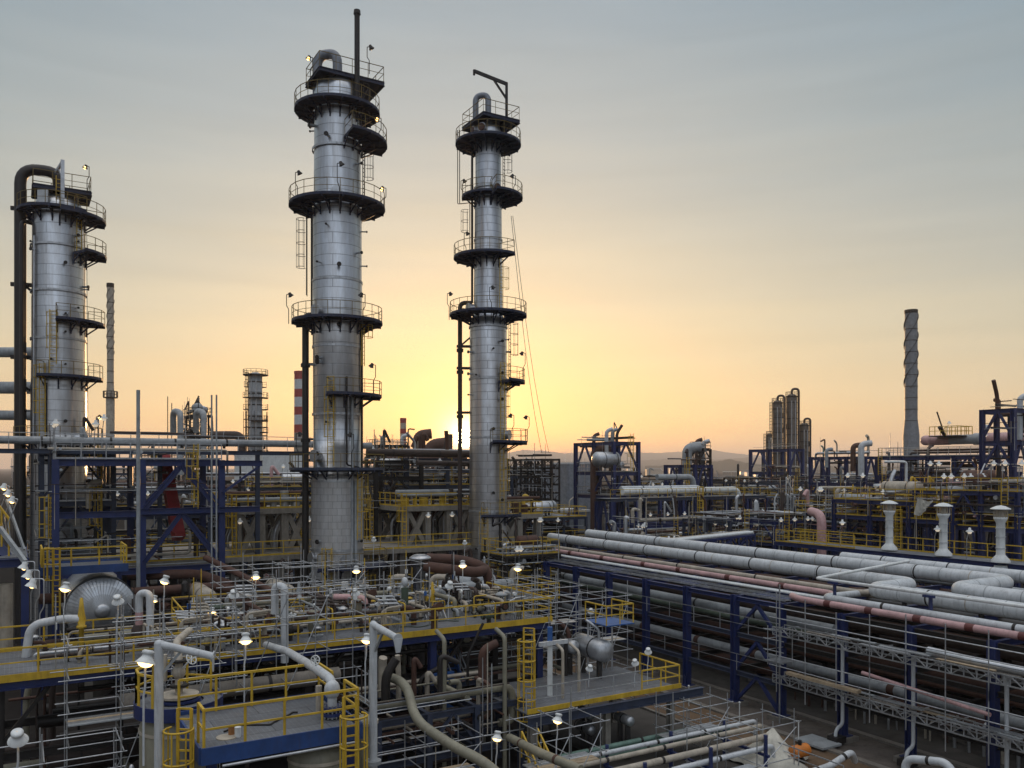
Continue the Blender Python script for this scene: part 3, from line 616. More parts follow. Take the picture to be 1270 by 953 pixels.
    for k in range(vess):
        z = q.choice(floors if floors else lv); r = vr*q.uniform(.5, .95); ax = VA if q.random() < .5 else UB
        drum(t, g(q.uniform(a0+la*.3, a1-la*.3), q.uniform(b0+lb*.25, b1-lb*.25), z+r+.5), ax, min(la, lb)*.45, r, q.choice(('galvanised', 'grey_paint', 'cream_paint', 'rust')))
    for k in range(lamps):
        z = q.choice(floors if floors else lv)
        p = g(q.uniform(a0, a1), b0-.06, z) if q.random() < .5 else g(a0-.06, q.uniform(b0, b1), z); small_lamp(t, p)
    for k in range(ladders):
        i = q.randrange(len(zs)); lo = lv[i]; p = g(a0-.2, q.uniform(b0+.3, b1-.3)) if q.random() < .5 else g(q.uniform(a0+.3, a1-.3), b0-.2)
        MB().ladder(p, lo, zs[i]+1.1, -120, cage=zs[i]-lo > 3, r=.024).build('ladder', 'yellow_paint', t)
    for k in range(gooses):
        p = g(q.uniform(a0, a1), q.uniform(b0, b1), top); r = q.uniform(.18, .34); h = q.uniform(.8, 1.8)
        MB().tube([p-Z*3, p+Z*h, p+Z*(h+.1)+V((r*3.2, 0, .2))], r, 10, r*3).build('vent_pipe', q.choice(('rust', 'grey_paint', 'pale_grey_paint')), t)
    return t
def run(name, label, cat, pts, r, m, group=None, bands=0, bandm='dark_steel', n=16, bend=None, shoes=0, bl=.14, bandname='pipe_band'):
    pts = [V(p) for p in pts]; t = thing(name, label, cat, pts[0], group); MB().tube(pts, r, n, bend).build('pipe_run', m, t)
    if bands:
        for A, B in zip(pts[:-1], pts[1:]):
            L = (B-A).length; d = (B-A).normalized(); k = int(L/bands)
            for i in range(1, k+1):
                p = A+d*(bands*(i-.37)+(random.Random(i+int(L*7)).uniform(-.25, .25)*bands*.4)); MB().cyl(p, p+d*bl, r*1.045, None, n).build(bandname, bandm, t)
    if r > .36 and bands:
        for A, B in zip(pts[:-1], pts[1:]):
            L = (B-A).length; d = (B-A).normalized()
            for i in range(1, int(L/1.8)): p = A+d*(1.8*i); MB().cyl(p, p+d*.05, r*1.012, None, n).build('lagging_seam', 'grey_paint' if i % 3 else 'cream_paint', t)
    if shoes:
        for A, B in zip(pts[:-1], pts[1:]):
            L = (B-A).length; d = (B-A).normalized()
            if abs(d.z) > .3: continue
            for i in range(int(L/shoes)):
                p = A+d*(shoes*(i+.5)); MB().beam(p-Z*r*.7, p-Z*(r+.16), .12, .3).build('pipe_shoe', 'dark_steel', t)
    return t
# ---------------------------------------------------------------- the long pipe rack on the right
CB = [16.6, 20.7, 24.6, 28.4, 32.4, 35.9, 40, 44, 48.1, 52.2, 56.3, 60.4, 64.5]
rk = thing('pipe_rack', 'long blue steel pipe rack of three levels beside the access road', 'pipe rack', g(36.5, 40, 0))
for b in CB:
    for a in (36.5, 44.6, 52.6):
        MB().ib(g(a, b, .28), g(a, b, 6.5), .38, .38).build('column', 'blue_paint' if a < 40 else 'dark_steel', rk)  # inner columns coloured dark to imitate the shade inside the rack
        MB().gbox(a-.55, a+.55, b-.55, b+.55, 0, .26).build('column_footing', 'concrete', rk)
        if a < 40:
            mb = MB(); mb.gbox(a-.36, a+.36, b-.36, b+.36, .265, .31)
            for s in (-1, 1): mb.beam(g(a+.2*s, b, .3), g(a+.2*s, b, .9), .04, .6)
            mb.build('base_plate', 'blue_paint', rk)
    for z in (6.3, 4.35, 2.1): MB().ib(g(36.7, b, z), g(52.4, b, z), .24, .3).build('cross_beam', 'blue_paint' if z > 6 else 'dark_steel', rk)  # lower cross beams dark, interior shade put into their colour
for z in (6.3, 4.2, 1.95):
    for a in (36.5, 44.6, 52.6):
        for b0, b1 in zip(CB[:-1], CB[1:]): MB().ib(g(a, b0+.22, z), g(a, b1-.22, z), .22, .25).build('long_beam', ('blue_paint' if z > 6 else 'blue_grey_paint') if a < 40 and b0 > 30 else 'dark_steel', rk)  # inner and scaffold-side beams coloured dark in place of shade
for b0, b1 in ((32.4, 35.9), (60.4, 64.5)):
    for lo, hi in ((.4, 2.0), (2.3, 4.0), (4.5, 6.1)):
        m_ = g(36.5, (b0+b1)/2, hi)
        for b in (b0, b1): MB().beam(g(36.5, b+(.2 if b == b0 else -.2), lo), m_, .17).build('brace', 'blue_paint', rk)
for k, a in enumerate((37.15, 38.2)):     # open cable ladders along the front edge of the top
    mb = MB(); b = 32.6
    while b < 64:
        mb.gbox(a-.2, a+.2, b, b+.04, 6.52, 6.54); b += 1.25
    for s in (-.22, .22): mb.gbox(a+s-.012, a+s+.012, 32.5, 64, 6.5, 6.58)
    mb.build('cable_tray', 'galvanised', rk)
for a0, a1, m in ((36.65, 38.7, 'grating'),):
    for b0, b1 in ((33.0, 35.4), (40.4, 43.5), (48.5, 51.8)): MB().gbox(a0+.4, a1, b0, b1, 6.49, 6.505).build('walkway_plate', 'blue_paint', rk)
mb = MB(); mb.rail([g(36.3, 32.4, 4.4), g(36.3, 64, 4.4)], .95, 2.2, .018); mb.build('railing', 'galvanised', rk)
mb = MB(); mb.rail([g(36.3, 32.4, 2.15), g(36.3, 64, 2.15)], .95, 3.1, .016); mb.build('railing', 'galvanised', rk)
RK = 'pipes on the long rack'
run('rack_pipe', 'thick pale grey rack-top pipe, nearer of the pair, jogging left at an elbow', 'pipe', [g(43.2, 66, 7.45), g(43.2, 28.9, 7.45), g(39.4, 28.9, 7.45), g(39.4, 4, 7.45)], .4, 'pale_grey_paint', RK, 5.4, bend=.85, shoes=4, n=24, bl=.08)
run('rack_pipe', 'thick pale grey rack-top pipe, farther of the pair, by the white vents', 'pipe', [g(47.6, 66, 7.6), g(47.6, 26, 7.6), g(42.2, 26, 7.6), g(42.2, 4, 7.6)], .43, 'pale_grey_paint', RK, 6.1, bend=.95, shoes=4, n=24, bl=.08)
run('rack_pipe', 'thick pale grey pipe jogging at the right picture edge behind the other two', 'pipe', [g(51.4, 40, 7.5), g(51.4, 23, 7.5), g(46.3, 23, 7.5), g(46.3, 4, 7.5)], .4, 'pale_grey_paint', RK, 5.2, bend=.85, shoes=4, n=24, bl=.08)
run('rack_pipe', 'slim cream pipe running beside the thick grey pair on the rack top', 'pipe', [g(40.6, 62, 7.0), g(40.6, 30.4, 7.0), g(42.6, 29.6, 7.0)], .17, 'cream_paint', RK, 6.5, shoes=4)
run('rack_pipe', 'pink pipe with dark red bands between cable trays and the cream pipe', 'pipe', [g(39.6, 60, 6.9), g(39.6, 31.5, 6.9), g(38.8, 31, 6.9)], .17, 'pink_primer', RK, 4.4, 'red_band', shoes=4, bl=.42)
run('rack_pipe', 'pink pipe with dark red bands along the outer edge above the scaffold', 'pipe', [g(37.6, 32.6, 6.78), g(36.9, 31.6, 6.8), g(36.9, 4, 6.8)], .18, 'pink_primer', RK, 2.6, 'red_band', bl=.4)
run('rack_pipe', 'pale pipe elbowing out of the rack and following the outer pink pipe', 'pipe', [g(43, 30.6, 6.9), g(37.75, 30.6, 6.95), g(37.6, 4, 6.95)], .2, 'pale_grey_paint', RK, 6, bend=.55)
run('rack_pipe', 'thin white pipe crossing over the rack top on blue stub posts', 'pipe', [g(46.4, 31.4, 8.35), g(37.9, 31.2, 7.9), g(37.9, 4, 7.95)], .085, 'white_paint', RK, 0, bend=.2)
for b in (30, 24.5, 19.5): tag(MB().beam(g(37.9, b, 6.5), g(37.9, b, 7.84), .14).beam(g(37.75, b-.3, 7.8), g(37.75, b+.3, 7.8), .12).build('pipe_support', 'blue_paint'), {30: 'short blue stub post where the thin white pipe turns', 24.5: 'short blue stub post under the thin white pipe at midway', 19.5: 'short blue stub post under the thin white pipe by the right edge'}[b], 'pipe support', 'blue stub posts under the thin white pipe')
for k, (a, z, r, m) in enumerate(((38.6, 6.72, .08, 'white_paint'), (38.95, 6.72, .06, 'pale_grey_paint'), (41.5, 6.75, .1, 'cream_paint'), (42, 6.75, .1, 'grey_paint'), (45.4, 6.8, .16, 'grey_paint'), (49.5, 6.9, .2, 'grey_paint'))):
    run('rack_pipe', f'{["thin white", "thinnest pale grey", "slim cream", "slim grey", "medium grey", "shaded grey"][k]} line {["beside the outer cable tray", "between white line and pink pipe", "just under the near thick pipe", "tucked below the near thick pipe", "between the two thick pipes", "behind the far thick pipe"][k]} on the rack top', 'pipe', [g(a, 64, z), g(a, 6, z)], r, m, RK, 0, n=8)
run('rack_pipe', 'grey green pipe on the middle rack level behind the blue columns', 'pipe', [g(39.2, 66, 4.95), g(39.2, 31, 4.95)], .3, 'grey_paint', RK, 5.2, shoes=4)
run('rack_pipe', 'olive pipe beneath the grey green pipe on the middle level', 'pipe', [g(38.4, 66, 4.68), g(38.4, 32, 4.68)], .17, 'olive', RK, 0)
run('rack_pipe', 'grey pipe with rusty bands on the lowest rack level', 'pipe', [g(38.8, 66, 2.6), g(38.8, 30.6, 2.6), g(38.8, 20, 2.5)], .27, 'grey_paint', RK, 5.2, 'rust', bl=.4)
DK = 'dark pipes deep inside the rack'
for z in (2.65, 4.85, .9, 5.7):
    for a in (41.2, 42.6, 43.8, 45.5, 46.7, 48.3, 49.6, 51, 52):
        r = rnd.choice((.14, .2, .28, .35)); a += rnd.uniform(-.2, .2)
        tag(MB().tube([g(a, 66, z+r-.15), g(a, 4, z+r-.15)], r, 8).build('rack_pipe', rnd.choice(('rust', 'dark_steel', 'rust_steel', 'black_pipe'))), 'dark rusty pipe running in shadow inside the long rack', 'pipe', DK)
for k in range(44):
    b = 8+k*.62+rnd.uniform(-.2, .2); a = 40.2+rnd.uniform(-.3, .5); h = rnd.uniform(.6, 1.5)
    tag(MB().tube([g(a, b, 0), g(a, b, h), g(a+.3, b, h+.1)], rnd.choice((.05, .07, .09)), 6).build('pipe_stub', rnd.choice(('cream_paint', 'galvanised', 'rust'))), 'short upright pipe stub in the shadow under the rack', 'pipe stub', 'upright pipe stubs under the rack')
for k in range(7):
    b = 12+k*6.7; t = thing('pump_set', 'dark pump and motor on a plinth in shadow under the rack', 'pump', g(42, b, 0), 'pumps under the rack')
    MB().gbox(41.2, 43.6, b-.6, b+.6, 0, .4).build('plinth', 'concrete', t); MB().cyl(g(41.6, b, .8), g(42.7, b, .8), .34, None, 14).build('motor', 'blue_paint', t); MB().cyl(g(42.8, b, .8), g(43.3, b, .8), .45, None, 14).build('pump_casing', 'rust', t)
# riser with boot on the road-side column and another white downpipe
for x, b, lab in ((1047, 28.1, 'pale vertical downpipe on the rack column with a black boot at its foot'), (1125, 24.2, 'thin pale downpipe beside the blue column near the right edge'), (1236, 19.9, 'thin downpipe at the far right of the rack')):
    p = g(36.1, b, 0); t = thing('downpipe', lab, 'downpipe', p, 'downpipes along the rack')
    MB().tube([p+Z*5.2, p+Z*.95, p+Z*.8-VA*.5, p+Z*.25-VA*.55], .09, 10, .25).build('pipe_run', 'pale_grey_paint', t); MB().gbox(35.3, 36.0, b-.3, b+.3, .13, .45).build('boot', 'dark_steel', t)
# ---- scaffold along the near part of the rack
sf = thing('scaffold', 'galvanised tube scaffold with lattice girders hung along the near rack side', 'scaffold', g(35.6, 20, 0))
for z in (5.42, 2.86):
    for a in (35.15, 36.05):
        for b0, b1 in ((31.8, 26), (26.3, 19.5), (19.8, 12), (12.3, 5)): MB().lattice(g(a, b0, z), g(a, b1, z-.01), .42, .026, .55).build('lattice_girder', 'galvanised', sf)
    for b in [31.5-1.9*k for k in range(14)]:
        MB().cyl(g(35.1, b, z-.9-rnd.uniform(0, .5)), g(35.1, b, z+1.35+rnd.uniform(0, .6)), .03, None, 6).build('standard', 'galvanised', sf)
        MB().cyl(g(34.9, b+.1, z-.15), g(37, b+.1, z-.15), .028, None, 6).build('transom', 'galvanised', sf)
    for h in (.5, 1.05): MB().cyl(g(35.1, 32, z+h), g(35.1, 4, z+h-.04), .028, None, 6).build('ledger', 'galvanised', sf)
    for k in range(26):
        a = 35.3+.24*(k % 4); b = 31-1.05*k+rnd.uniform(-.3, .3)
        MB().gbox(a, a+.22, b-2.6, b, z-.08+.05*(k % 3), z-.04+.05*(k % 3)).build('board', rnd.choice(('wood', 'galvanised', 'grey_paint', 'concrete')), sf)
tag(MB().gbox(35.0, 35.3, 26.4, 30.8, 3.05, 3.2).build('timber_beam', 'wood'), 'long pale timber beam lying on the lower scaffold deck', 'beam')
run('loose_pipe', 'thin pink pipe lying slanted across the lower scaffold deck', 'pipe', [g(35.5, 26.5, 4.0), g(35.4, 20.2, 3.55)], .09, 'pink_primer')
t = run('foil_pipe', 'crumpled silver foil-wrapped pipe lying on the upper scaffold by the right edge', 'pipe', [g(35.9, 23.3, 5.62), g(35.75, 21.5, 5.6), g(35.9, 17.5, 5.55)], .2, 'pipe_cladding', bend=.2)
sf2 = thing('access_scaffold', 'small scaffold bracket with boards on the braced blue column', 'scaffold', g(35.9, 32.3, 0))
for da, db in ((0, 0), (-.9, 0), (0, -.9), (-.9, -.9)): MB().cyl(g(36.1+da, 32.2+db, 3.3), g(36.1+da, 32.2+db, 5.4), .028, None, 6).build('standard', 'galvanised', sf2)
for z in (3.5, 4.1, 4.7, 5.2):
    MB().cyl(g(35.0, 32.2, z), g(36.4, 32.2, z), .024, None, 6).build('ledger', 'galvanised', sf2); MB().cyl(g(35.2, 31.1, z), g(35.2, 32.5, z), .024, None, 6).build('ledger', 'galvanised', sf2)
MB().gbox(35.1, 36.2, 31.2, 32.3, 3.5, 3.55).build('board', 'galvanised', sf2); MB().cyl(g(35.9, 32.0, -.0), g(35.9, 32.0, 7.6), .045, None, 8).build('standard', 'galvanised', sf2)
# ---- white mushroom vents and the blue walkway they pass through
VB = []
for x, d, lab in ((1103, 68, 'leftmost of the three white mushroom-capped vent stacks'), (1170, 63.5, 'middle white mushroom-capped vent stack beside the pale tarpaulin'), (1241, 59, 'rightmost white mushroom-capped vent stack by the picture edge')):
    p = XD(x, d); VB.append(ab(p)); t = thing('vent_stack', lab, 'vent stack', (p.x, p.y, 4.6), 'white vent stacks'); o = V((p.x, p.y, 0)); rz = R(30.6)
    def sq(z0, w0, z1, w1):
        mb = MB(); vs = []
        for z, w in ((z0, w0), (z1, w1)):
            for i, j in ((-1, -1), (1, -1), (1, 1), (-1, 1)): vs.append(o+VA*(w*i)+UB*(w*j)+Z*z)
        return mb.add(vs, [(3, 2, 1, 0), (4, 5, 6, 7), (0, 1, 5, 4), (1, 2, 6, 5), (2, 3, 7, 6), (3, 0, 4, 7)])
    sq(4.6, .68, 7.1, .3).build('skirt', 'white_paint', t)
    mb = MB().lathe(o, [(.62, 7.34), (.6, 7.5), (.32, 7.82), (.29, 7.9), (.29, 10.1), (.42, 10.35), (.46, 10.5), (.01, 10.5)], 16); mb.build('shaft', 'white_paint', t)
    for z in (8.3, 9.1, 9.7): MB().cyl(o+Z*z, o+Z*(z+.05), .33, None, 16).build('flange', 'pale_grey_paint', t)
    mb = MB()
    for k in range(14):
        w = 2*math.pi*k/14; q = o+V((math.cos(w)*.44, math.sin(w)*.44, 0)); mb.beam(q+Z*10.5, q+Z*11.05, .035)
    mb.cyl(o+Z*10.5, o+Z*11.0, .22, None, 10); mb.build('cage', 'cream_paint', t)
    MB().lathe(o, [(.01, 11.05), (.66, 11.05), (.66, 11.1), (.3, 11.28), (.01, 11.34)], 18, smooth=False).build('cap', 'white_paint', t)
va = VB[0][0]
wk = thing('walkway', 'blue steel walkway with yellow rails around the three white vents', 'walkway', g(va, 40, 0))
MB().gbox(va-.9, va+1.6, 10, 54, 7.16, 7.22).build('floor', 'grating', wk)
for a in (va-.95, va+1.6): MB().ib(g(a, 10, 7.05), g(a, 54, 7.05), .2, .34).build('edge_beam', 'blue_paint', wk)
MB().rail([g(va+1.55, 54, 7.2), g(va+1.55, 10, 7.2)], 1.1, 1.3, .03, .12).build('railing', 'yellow_paint', wk)
MB().rail([g(va-.85, 54, 7.2), g(va-.85, 45.6, 7.2)], 1.1, 1.3, .03, .12).build('railing', 'yellow_paint', wk)
for b in range(10, 55, 4):
    for a in (va-.95, va+1.6): MB().ib(g(a, b, 0), g(a, b, 6.88), .3).build('column', 'blue_paint', wk)
for k, b in enumerate((47, 38.5, 36, 29.5, 27)): small_lamp(wk, g(va-.9, b, 7.2), 2.2)
for k, (b, lab) in enumerate(((45.5, 'pink elbowed pipe under the blue walkway left of the middle vent'), (35.2, 'pink elbowed pipe under the blue walkway right of the middle vent'), (27.5, 'pink elbowed pipe by the rightmost white vent'))):
    run('pink_pipe', lab, 'pipe', [g(va+2.6, b+1, 6.6), g(va-1.6, b, 6.4), g(va-1.8, b-.1, 4.4)], .36, 'pink_primer', 'pink pipes under the blue walkway', 1.4, 'dark_steel')
run('pink_pipe', 'tall pink pipe bent over at the top, standing behind the thick grey pipes', 'pipe', [XD(1019, 78)+Z*3, XD(1019, 78)+Z*9.6, XD(1006, 80)+Z*9.8], .42, 'pink_primer', None, 2.4, 'rust', bend=1.2)
# ---------------------------------------------------------------- the valve deck in the foreground
MARK += [('the looped pipe by the ribbed vessel', 182, 760, 37), ('the looped pipe left of the tall tower', 350, 755, 37), ('the tall tower', 417, 725, 60),
         ('the ribbed silver vessel', 125, 745, 50), ('the silver drum with brown pipes', 520, 725, 52), ('the right davit', 480, 785, 27), ('the left davit', 225, 805, 24),
         ('the slim tower', 605, 715, 73), ('the lit lamp above the blue platform', 303, 790, 29), ('the caged orange ladder', 655, 850, 38.5), ('the yellow relief valve', 101, 765, 36),
         ('the lit lamp at the deck corner', 79, 727, 34), ('the green control valve', 502, 765, 44), ('the pink elbow', 440, 745, 43), ('the deck\'s right end', 655, 750, 46), ('the deck\'s left end', 12, 800, 33)]
DZ = 6.0
dk = thing('valve_deck', 'long raised steel deck crowded with valves, yellow railing along its front edge', 'platform deck', g(11.6, 42, 0))
MB().gbox(-.9, 7, 37.2, 42.4, DZ-.06, DZ).build('floor', 'grating', dk); MB().gbox(7, 24.2, 37.2, 47.4, DZ-.06, DZ).build('floor', 'grating', dk)
for b in (37.1, 42.2, 47.5): MB().ib(g(-1 if b < 45 else 7, b, DZ-.27), g(24.3, b, DZ-.27), .28, .34).build('deck_beam', 'blue_paint', dk)
for k in range(7): MB().ib(g(-.9+4.16*k, 37.25, DZ-.3), g(-.9+4.16*k, 47.4 if k > 1 else 42.2, DZ-.3), .22, .44).build('deck_beam', 'blue_paint', dk)
MB().gbox(-1, 24.3, 36.9, 36.93, DZ-.12, DZ+.17).gbox(-1.03, -1, 36.95, 42.4, DZ-.04, DZ+.2).build('toe_plate', 'yellow_paint', dk)
MB().rail([g(-.95, 42.3, DZ), g(-.95, 37, DZ), g(24.25, 37, DZ), g(24.25, 44, DZ)], 1.12, 1.72, .031).build('railing', 'yellow_paint', dk)
MB().rail([g(-.9, 42.3, DZ), g(6.9, 42.3, DZ), g(7.1, 47.4, DZ), g(17, 47.4, DZ)], 1.1, 2.2, .03, .2).build('railing', 'yellow_paint', dk)
for a in (-.6, 5.4, 11.4, 17.6, 23.8):
    for b in (37.5, 42.3, 47.2):
        if a < 7 and b > 45: continue
        MB().ib(g(a, b, 0), g(a, b, DZ-.5), .34, .34).build('column', 'blue_paint' if a > 15 and b < 40 else 'dark_steel', dk)  # most under-deck columns coloured dark, imitating the deck's shade
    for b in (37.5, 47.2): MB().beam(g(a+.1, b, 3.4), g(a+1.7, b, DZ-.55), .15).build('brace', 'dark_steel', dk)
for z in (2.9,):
    for b in (37.5, 42.3): MB().ib(g(-.6, b, z), g(23.8, b, z), .24, .34).build('deck_beam', 'dark_steel', dk)  # lower beams dark as well, shade painted into the steel colour
MB().ladder(g(-1.3, 38.2), 0, 7.1, 150, r=.03).build('ladder', 'yellow_paint', dk)
UD = 'dark pipes in shadow beneath the valve deck'  # pipe colours chosen dark to stand in for under-deck shade
for k in range(46):
    z = rnd.choice((5.0, 4.6, 3.3, 3.2, 2.2, 1.2, .7)); b = rnd.uniform(37.8, 47); r = rnd.choice((.07, .1, .14, .2, .28)); a0 = rnd.uniform(-2, 14); L = rnd.uniform(5, 16)
    pts = [g(a0, b, z), g(min(25, a0+L), b, z)]
    if rnd.random() < .35: pts += [pts[-1]-UB*rnd.uniform(.6, 2.5)]
    if rnd.random() < .3: pts.append(pts[-1]-Z*min(z-.2, 2.2))
    tag(MB().tube(pts, r, 8).build('pipe', rnd.choice(('rust_steel', 'dark_steel', 'rust', 'rust', 'dark_steel', 'beige_paint', 'black_pipe'))), 'pipe running in shadow beneath the valve deck', 'pipe', UD)
for k in range(16):
    a, b = rnd.uniform(-.5, 23), rnd.uniform(37.8, 46.5)
    tag(MB().tube([g(a, b, 0), g(a, b, rnd.uniform(3, 5.4)), g(a+.5, b, 5.5)], rnd.choice((.06, .1, .15)), 8).build('standpipe', rnd.choice(('rust_steel', 'dark_steel', 'rust', 'beige_paint'))), 'upright pipe standing in shadow beneath the valve deck', 'pipe', 'upright pipes beneath the valve deck')
for a, b, r, L in ((3, 41, .8, 3), (9.5, 43, .7, 2.6), (15, 41.5, .9, 3.4), (20.5, 43.5, .7, 2.4)):
    t = thing('tank', rel('dark horizontal tank under the valve deck', g(a, b, 1.5)), 'tank', g(a, b, 0)); drum(t, g(a, b, 1.6), VA, L, r, 'rust_steel')
# big sooty duct under the deck's front edge
run('duct', 'sooty grey wrapped duct running just below the front edge of the valve deck', 'duct', [g(3.5, 36.2, 4.75), g(12.4, 36.2, 4.75)], .34, 'concrete', bands=2.2)
# ---- prototypes for the fittings on the deck
PROTO = {}
def hide_proto(o):
    note_kids(o); PROTO[o.name] = o; return o
def wheel(mb, c, n, rad, r=.02):
    mb.torus(c, n, rad, r, 14, 5); x, y = basis(n)
    for k in range(3):
        w = math.pi*k/3; d = x*math.cos(w)+y*math.sin(w); mb.beam(c-d*rad, c+d*rad, r*1.4)
    return mb
def mk_gate(m, wm):
    t = thing('gate_valve', 'x', 'valve'); mb = MB()
    mb.cyl(V((-.55, 0, .45)), V((.55, 0, .45)), .13, None, 10).ball(V((0, 0, .45)), .22, 1.1, 10)
    mb.build('body', m, t); mb = MB()
    for x in (-.4, .4): mb.cyl(V((x-.04, 0, .45)), V((x+.04, 0, .45)), .21, None, 12)
    mb.build('flange', 'dark_steel', t); MB().cyl(V((0, 0, .6)), V((0, 0, 1.15)), .05, None, 8).box((0, 0, .78), (.2, .2, .06)).build('stem', 'galvanised', t)
    wheel(MB(), V((0, 0, 1.12)), Z, .27).build('handwheel', wm, t); MB().box((0, 0, .15), (.16, .3, .3)).build('support', 'dark_steel', t); return t
def mk_side(m, wm):
    t = thing('globe_valve', 'x', 'valve'); MB().tube([V((-.3, .0, 0)), V((-.3, 0, .85)), V((.6, 0, .85))], .14, 10).build('body', m, t)
    MB().cyl(V((.1, 0, .85)), V((.1, -.6, .9)), .05, None, 8).build('stem', 'galvanised', t); wheel(MB(), V((.1, -.6, .9)), V((0, -1, .1)), .25, .024).build('handwheel', wm, t)
    MB().cyl(V((-.3, 0, .25)), V((-.3, 0, .33)), .24, None, 12).cyl(V((.45, 0, .85)), V((.53, 0, .85)), .23, None, 12).build('flange', 'dark_steel', t); return t
def mk_ctrl(m, wm):
    t = thing('control_valve', 'x', 'control valve'); MB().cyl(V((-.5, 0, .35)), V((.5, 0, .35)), .11, None, 10).ball(V((0, 0, .35)), .2, 1, 10).build('body', 'grey_paint', t)
    mb = MB()
    for s in (-.09, .09): mb.beam(V((s, 0, .5)), V((s, 0, .95)), .05)
    mb.build('yoke', 'dark_steel', t); MB().lathe((0, 0, .95), [(.01, 0), (.2, .02), (.33, .09), (.33, .13), (.2, .22), (.07, .26), (.01, .27)], 16).build('actuator', m, t)
    MB().box((.16, -.1, .75), (.14, .2, .24)).build('positioner', wm, t); return t
def mk_stub(m, wm):
    t = thing('pipe_riser', 'x', 'pipe'); MB().tube([V((0, 0, 0)), V((0, 0, 1.25)), V((.05, -.6, 1.3))], .16, 12, .4).build('pipe_run', m, t)
    MB().cyl(V((0, 0, .5)), V((0, 0, .58)), .27, None, 12).cyl(V((0, 0, .62)), V((0, 0, .70)), .27, None, 12).cyl(V((.05, -.56, 1.3)), V((.05, -.64, 1.3)), .26, None, 12).build('flange', wm, t); return t
def mk_relief(m, wm):
    t = thing('relief_valve', 'x', 'valve'); MB().cyl(V((0, 0, 0)), V((0, 0, .5)), .1, None, 10).build('inlet_pipe', 'grey_paint', t)
    MB().lathe((0, 0, .5), [(.2, 0), (.2, .06), (.13, .1), (.17, .25), (.13, .4), (.13, .62), (.08, .7), (.07, .95), (.03, 1.05), (.01, 1.05)], 14).build('bonnet', m, t)
    MB().cyl(V((0, 0, .72)), V((.3, 0, .72)), .1, None, 10).cyl(V((.3, 0, .72)), V((.36, 0, .72)), .18, None, 12).build('outlet', m, t); return t
def mk_filter(m, wm):
    t = thing('strainer', 'x', 'strainer'); MB().lathe((0, 0, .25), [(.01, -.05), (.2, 0), (.24, .1), (.24, .8), (.2, .92), (.01, .95)], 16).build('body', m, t)
    MB().cyl(V((0, 0, 1.05)), V((0, 0, 1.13)), .3, None, 16).build('flange', wm, t); MB().cyl(V((-.6, 0, .6)), V((.6, 0, .6)), .1, None, 10).build('branch', 'grey_paint', t)
    mb = MB()
    for k in range(3): mb.beam(V((.18*math.cos(k*2.1), .18*math.sin(k*2.1), 0)), V((.18*math.cos(k*2.1), .18*math.sin(k*2.1), .4)), .05)
    mb.build('leg', 'dark_steel', t); return t
def mk_box(m, wm):
    t = thing('junction_box', 'x', 'junction box'); MB().beam(V((0, 0, 0)), V((0, 0, 1.1)), .06).build('post', 'galvanised', t); MB().box((0, -.04, 1.25), (.34, .18, .44)).build('enclosure', m, t)
    MB().box((0, -.14, 1.25), (.26, .02, .36)).build('door', wm, t); return t
KIND = [('gate valve with handwheel', mk_gate, (('grey', 'grey_paint', 'galvanised'), ('rusty', 'rust_steel', 'galvanised'), ('beige', 'beige_paint', 'yellow_paint'), ('dark', 'dark_steel', 'white_paint'), ('green', 'olive', 'galvanised'), ('yellow', 'yellow_paint', 'galvanised'))),
        ('elbowed valve with sideways handwheel', mk_side, (('grey', 'grey_paint', 'white_paint'), ('brown', 'rust', 'galvanised'), ('cream', 'cream_paint', 'dark_steel'))),
        ('control valve with domed actuator', mk_ctrl, (('steel', 'galvanised', 'blue_paint'), ('green', 'olive', 'white_paint'), ('yellow', 'yellow_paint', 'white_paint'), ('grey', 'grey_paint', 'dark_steel'))),
        ('flanged pipe riser', mk_stub, (('dark', 'rust_steel', 'dark_steel'), ('rusty', 'rust', 'rust'), ('cream', 'cream_paint', 'rust'), ('silver', 'galvanised', 'dark_steel'))),
        ('relief valve on a short pipe', mk_relief, (('yellow', 'yellow_paint', 'x'), ('grey', 'grey_paint', 'x'))),
        ('upright strainer pot', mk_filter, (('silver', 'galvanised', 'dark_steel'), ('beige', 'beige_paint', 'rust'), ('grey', 'grey_paint', 'galvanised'))),
        ('junction box on a post', mk_box, (('white', 'white_paint', 'pale_grey_paint'), ('blue', 'light_blue_paint', 'blue_paint'), ('grey', 'grey_paint', 'white_paint')))]
PR = {}
def place(kind, col, p, rz, sc_=1., look=None):
    key = (kind, col); look = look or f'{KIND[kind][2][col][0]} {KIND[kind][0]}'; big = 'large ' if sc_ > 1.25 else ('small ' if sc_ < .85 else '')
    lab = rel(big+look, p)
    if key not in PR:
        o = KIND[kind][1](*KIND[kind][2][col][1:]); o.location = p; o.rotation_euler = (0, 0, rz); o.scale = (sc_,)*3; note_kids(o); PR[key] = o; o['label'] = lab; o['group'] = 'fittings of the valve deck'; return o
    return copytree(PR[key], p, rz, lab, 'fittings of the valve deck', sc_)
q = random.Random(5)
spots = []
for k in range(900):
    a, b = q.uniform(0, 23.4), q.uniform(37.7, 46.8)
    if all((a-x)**2+(b-y)**2 > .42 for x, y in spots): spots.append((a, b))
    if len(spots) > 190: break
for a, b in spots:
    if a < 7.6 and (b > 42 or q.random() < .72): continue      # open floor at the near left
    if 13 < a < 22 and b < 39.2 and q.random() < .7: continue
    k = q.choices(range(7), (30, 16, 14, 20, 8, 10, 6))[0]; c = q.randrange(len(KIND[k][2])); place(k, c, g(a, b, DZ), R(30.6)+q.choice((0, 90, 180, 270))*math.pi/180, q.choice((.5, .6, .7, .8, .9, 1.05)) if a > 7 else .6)
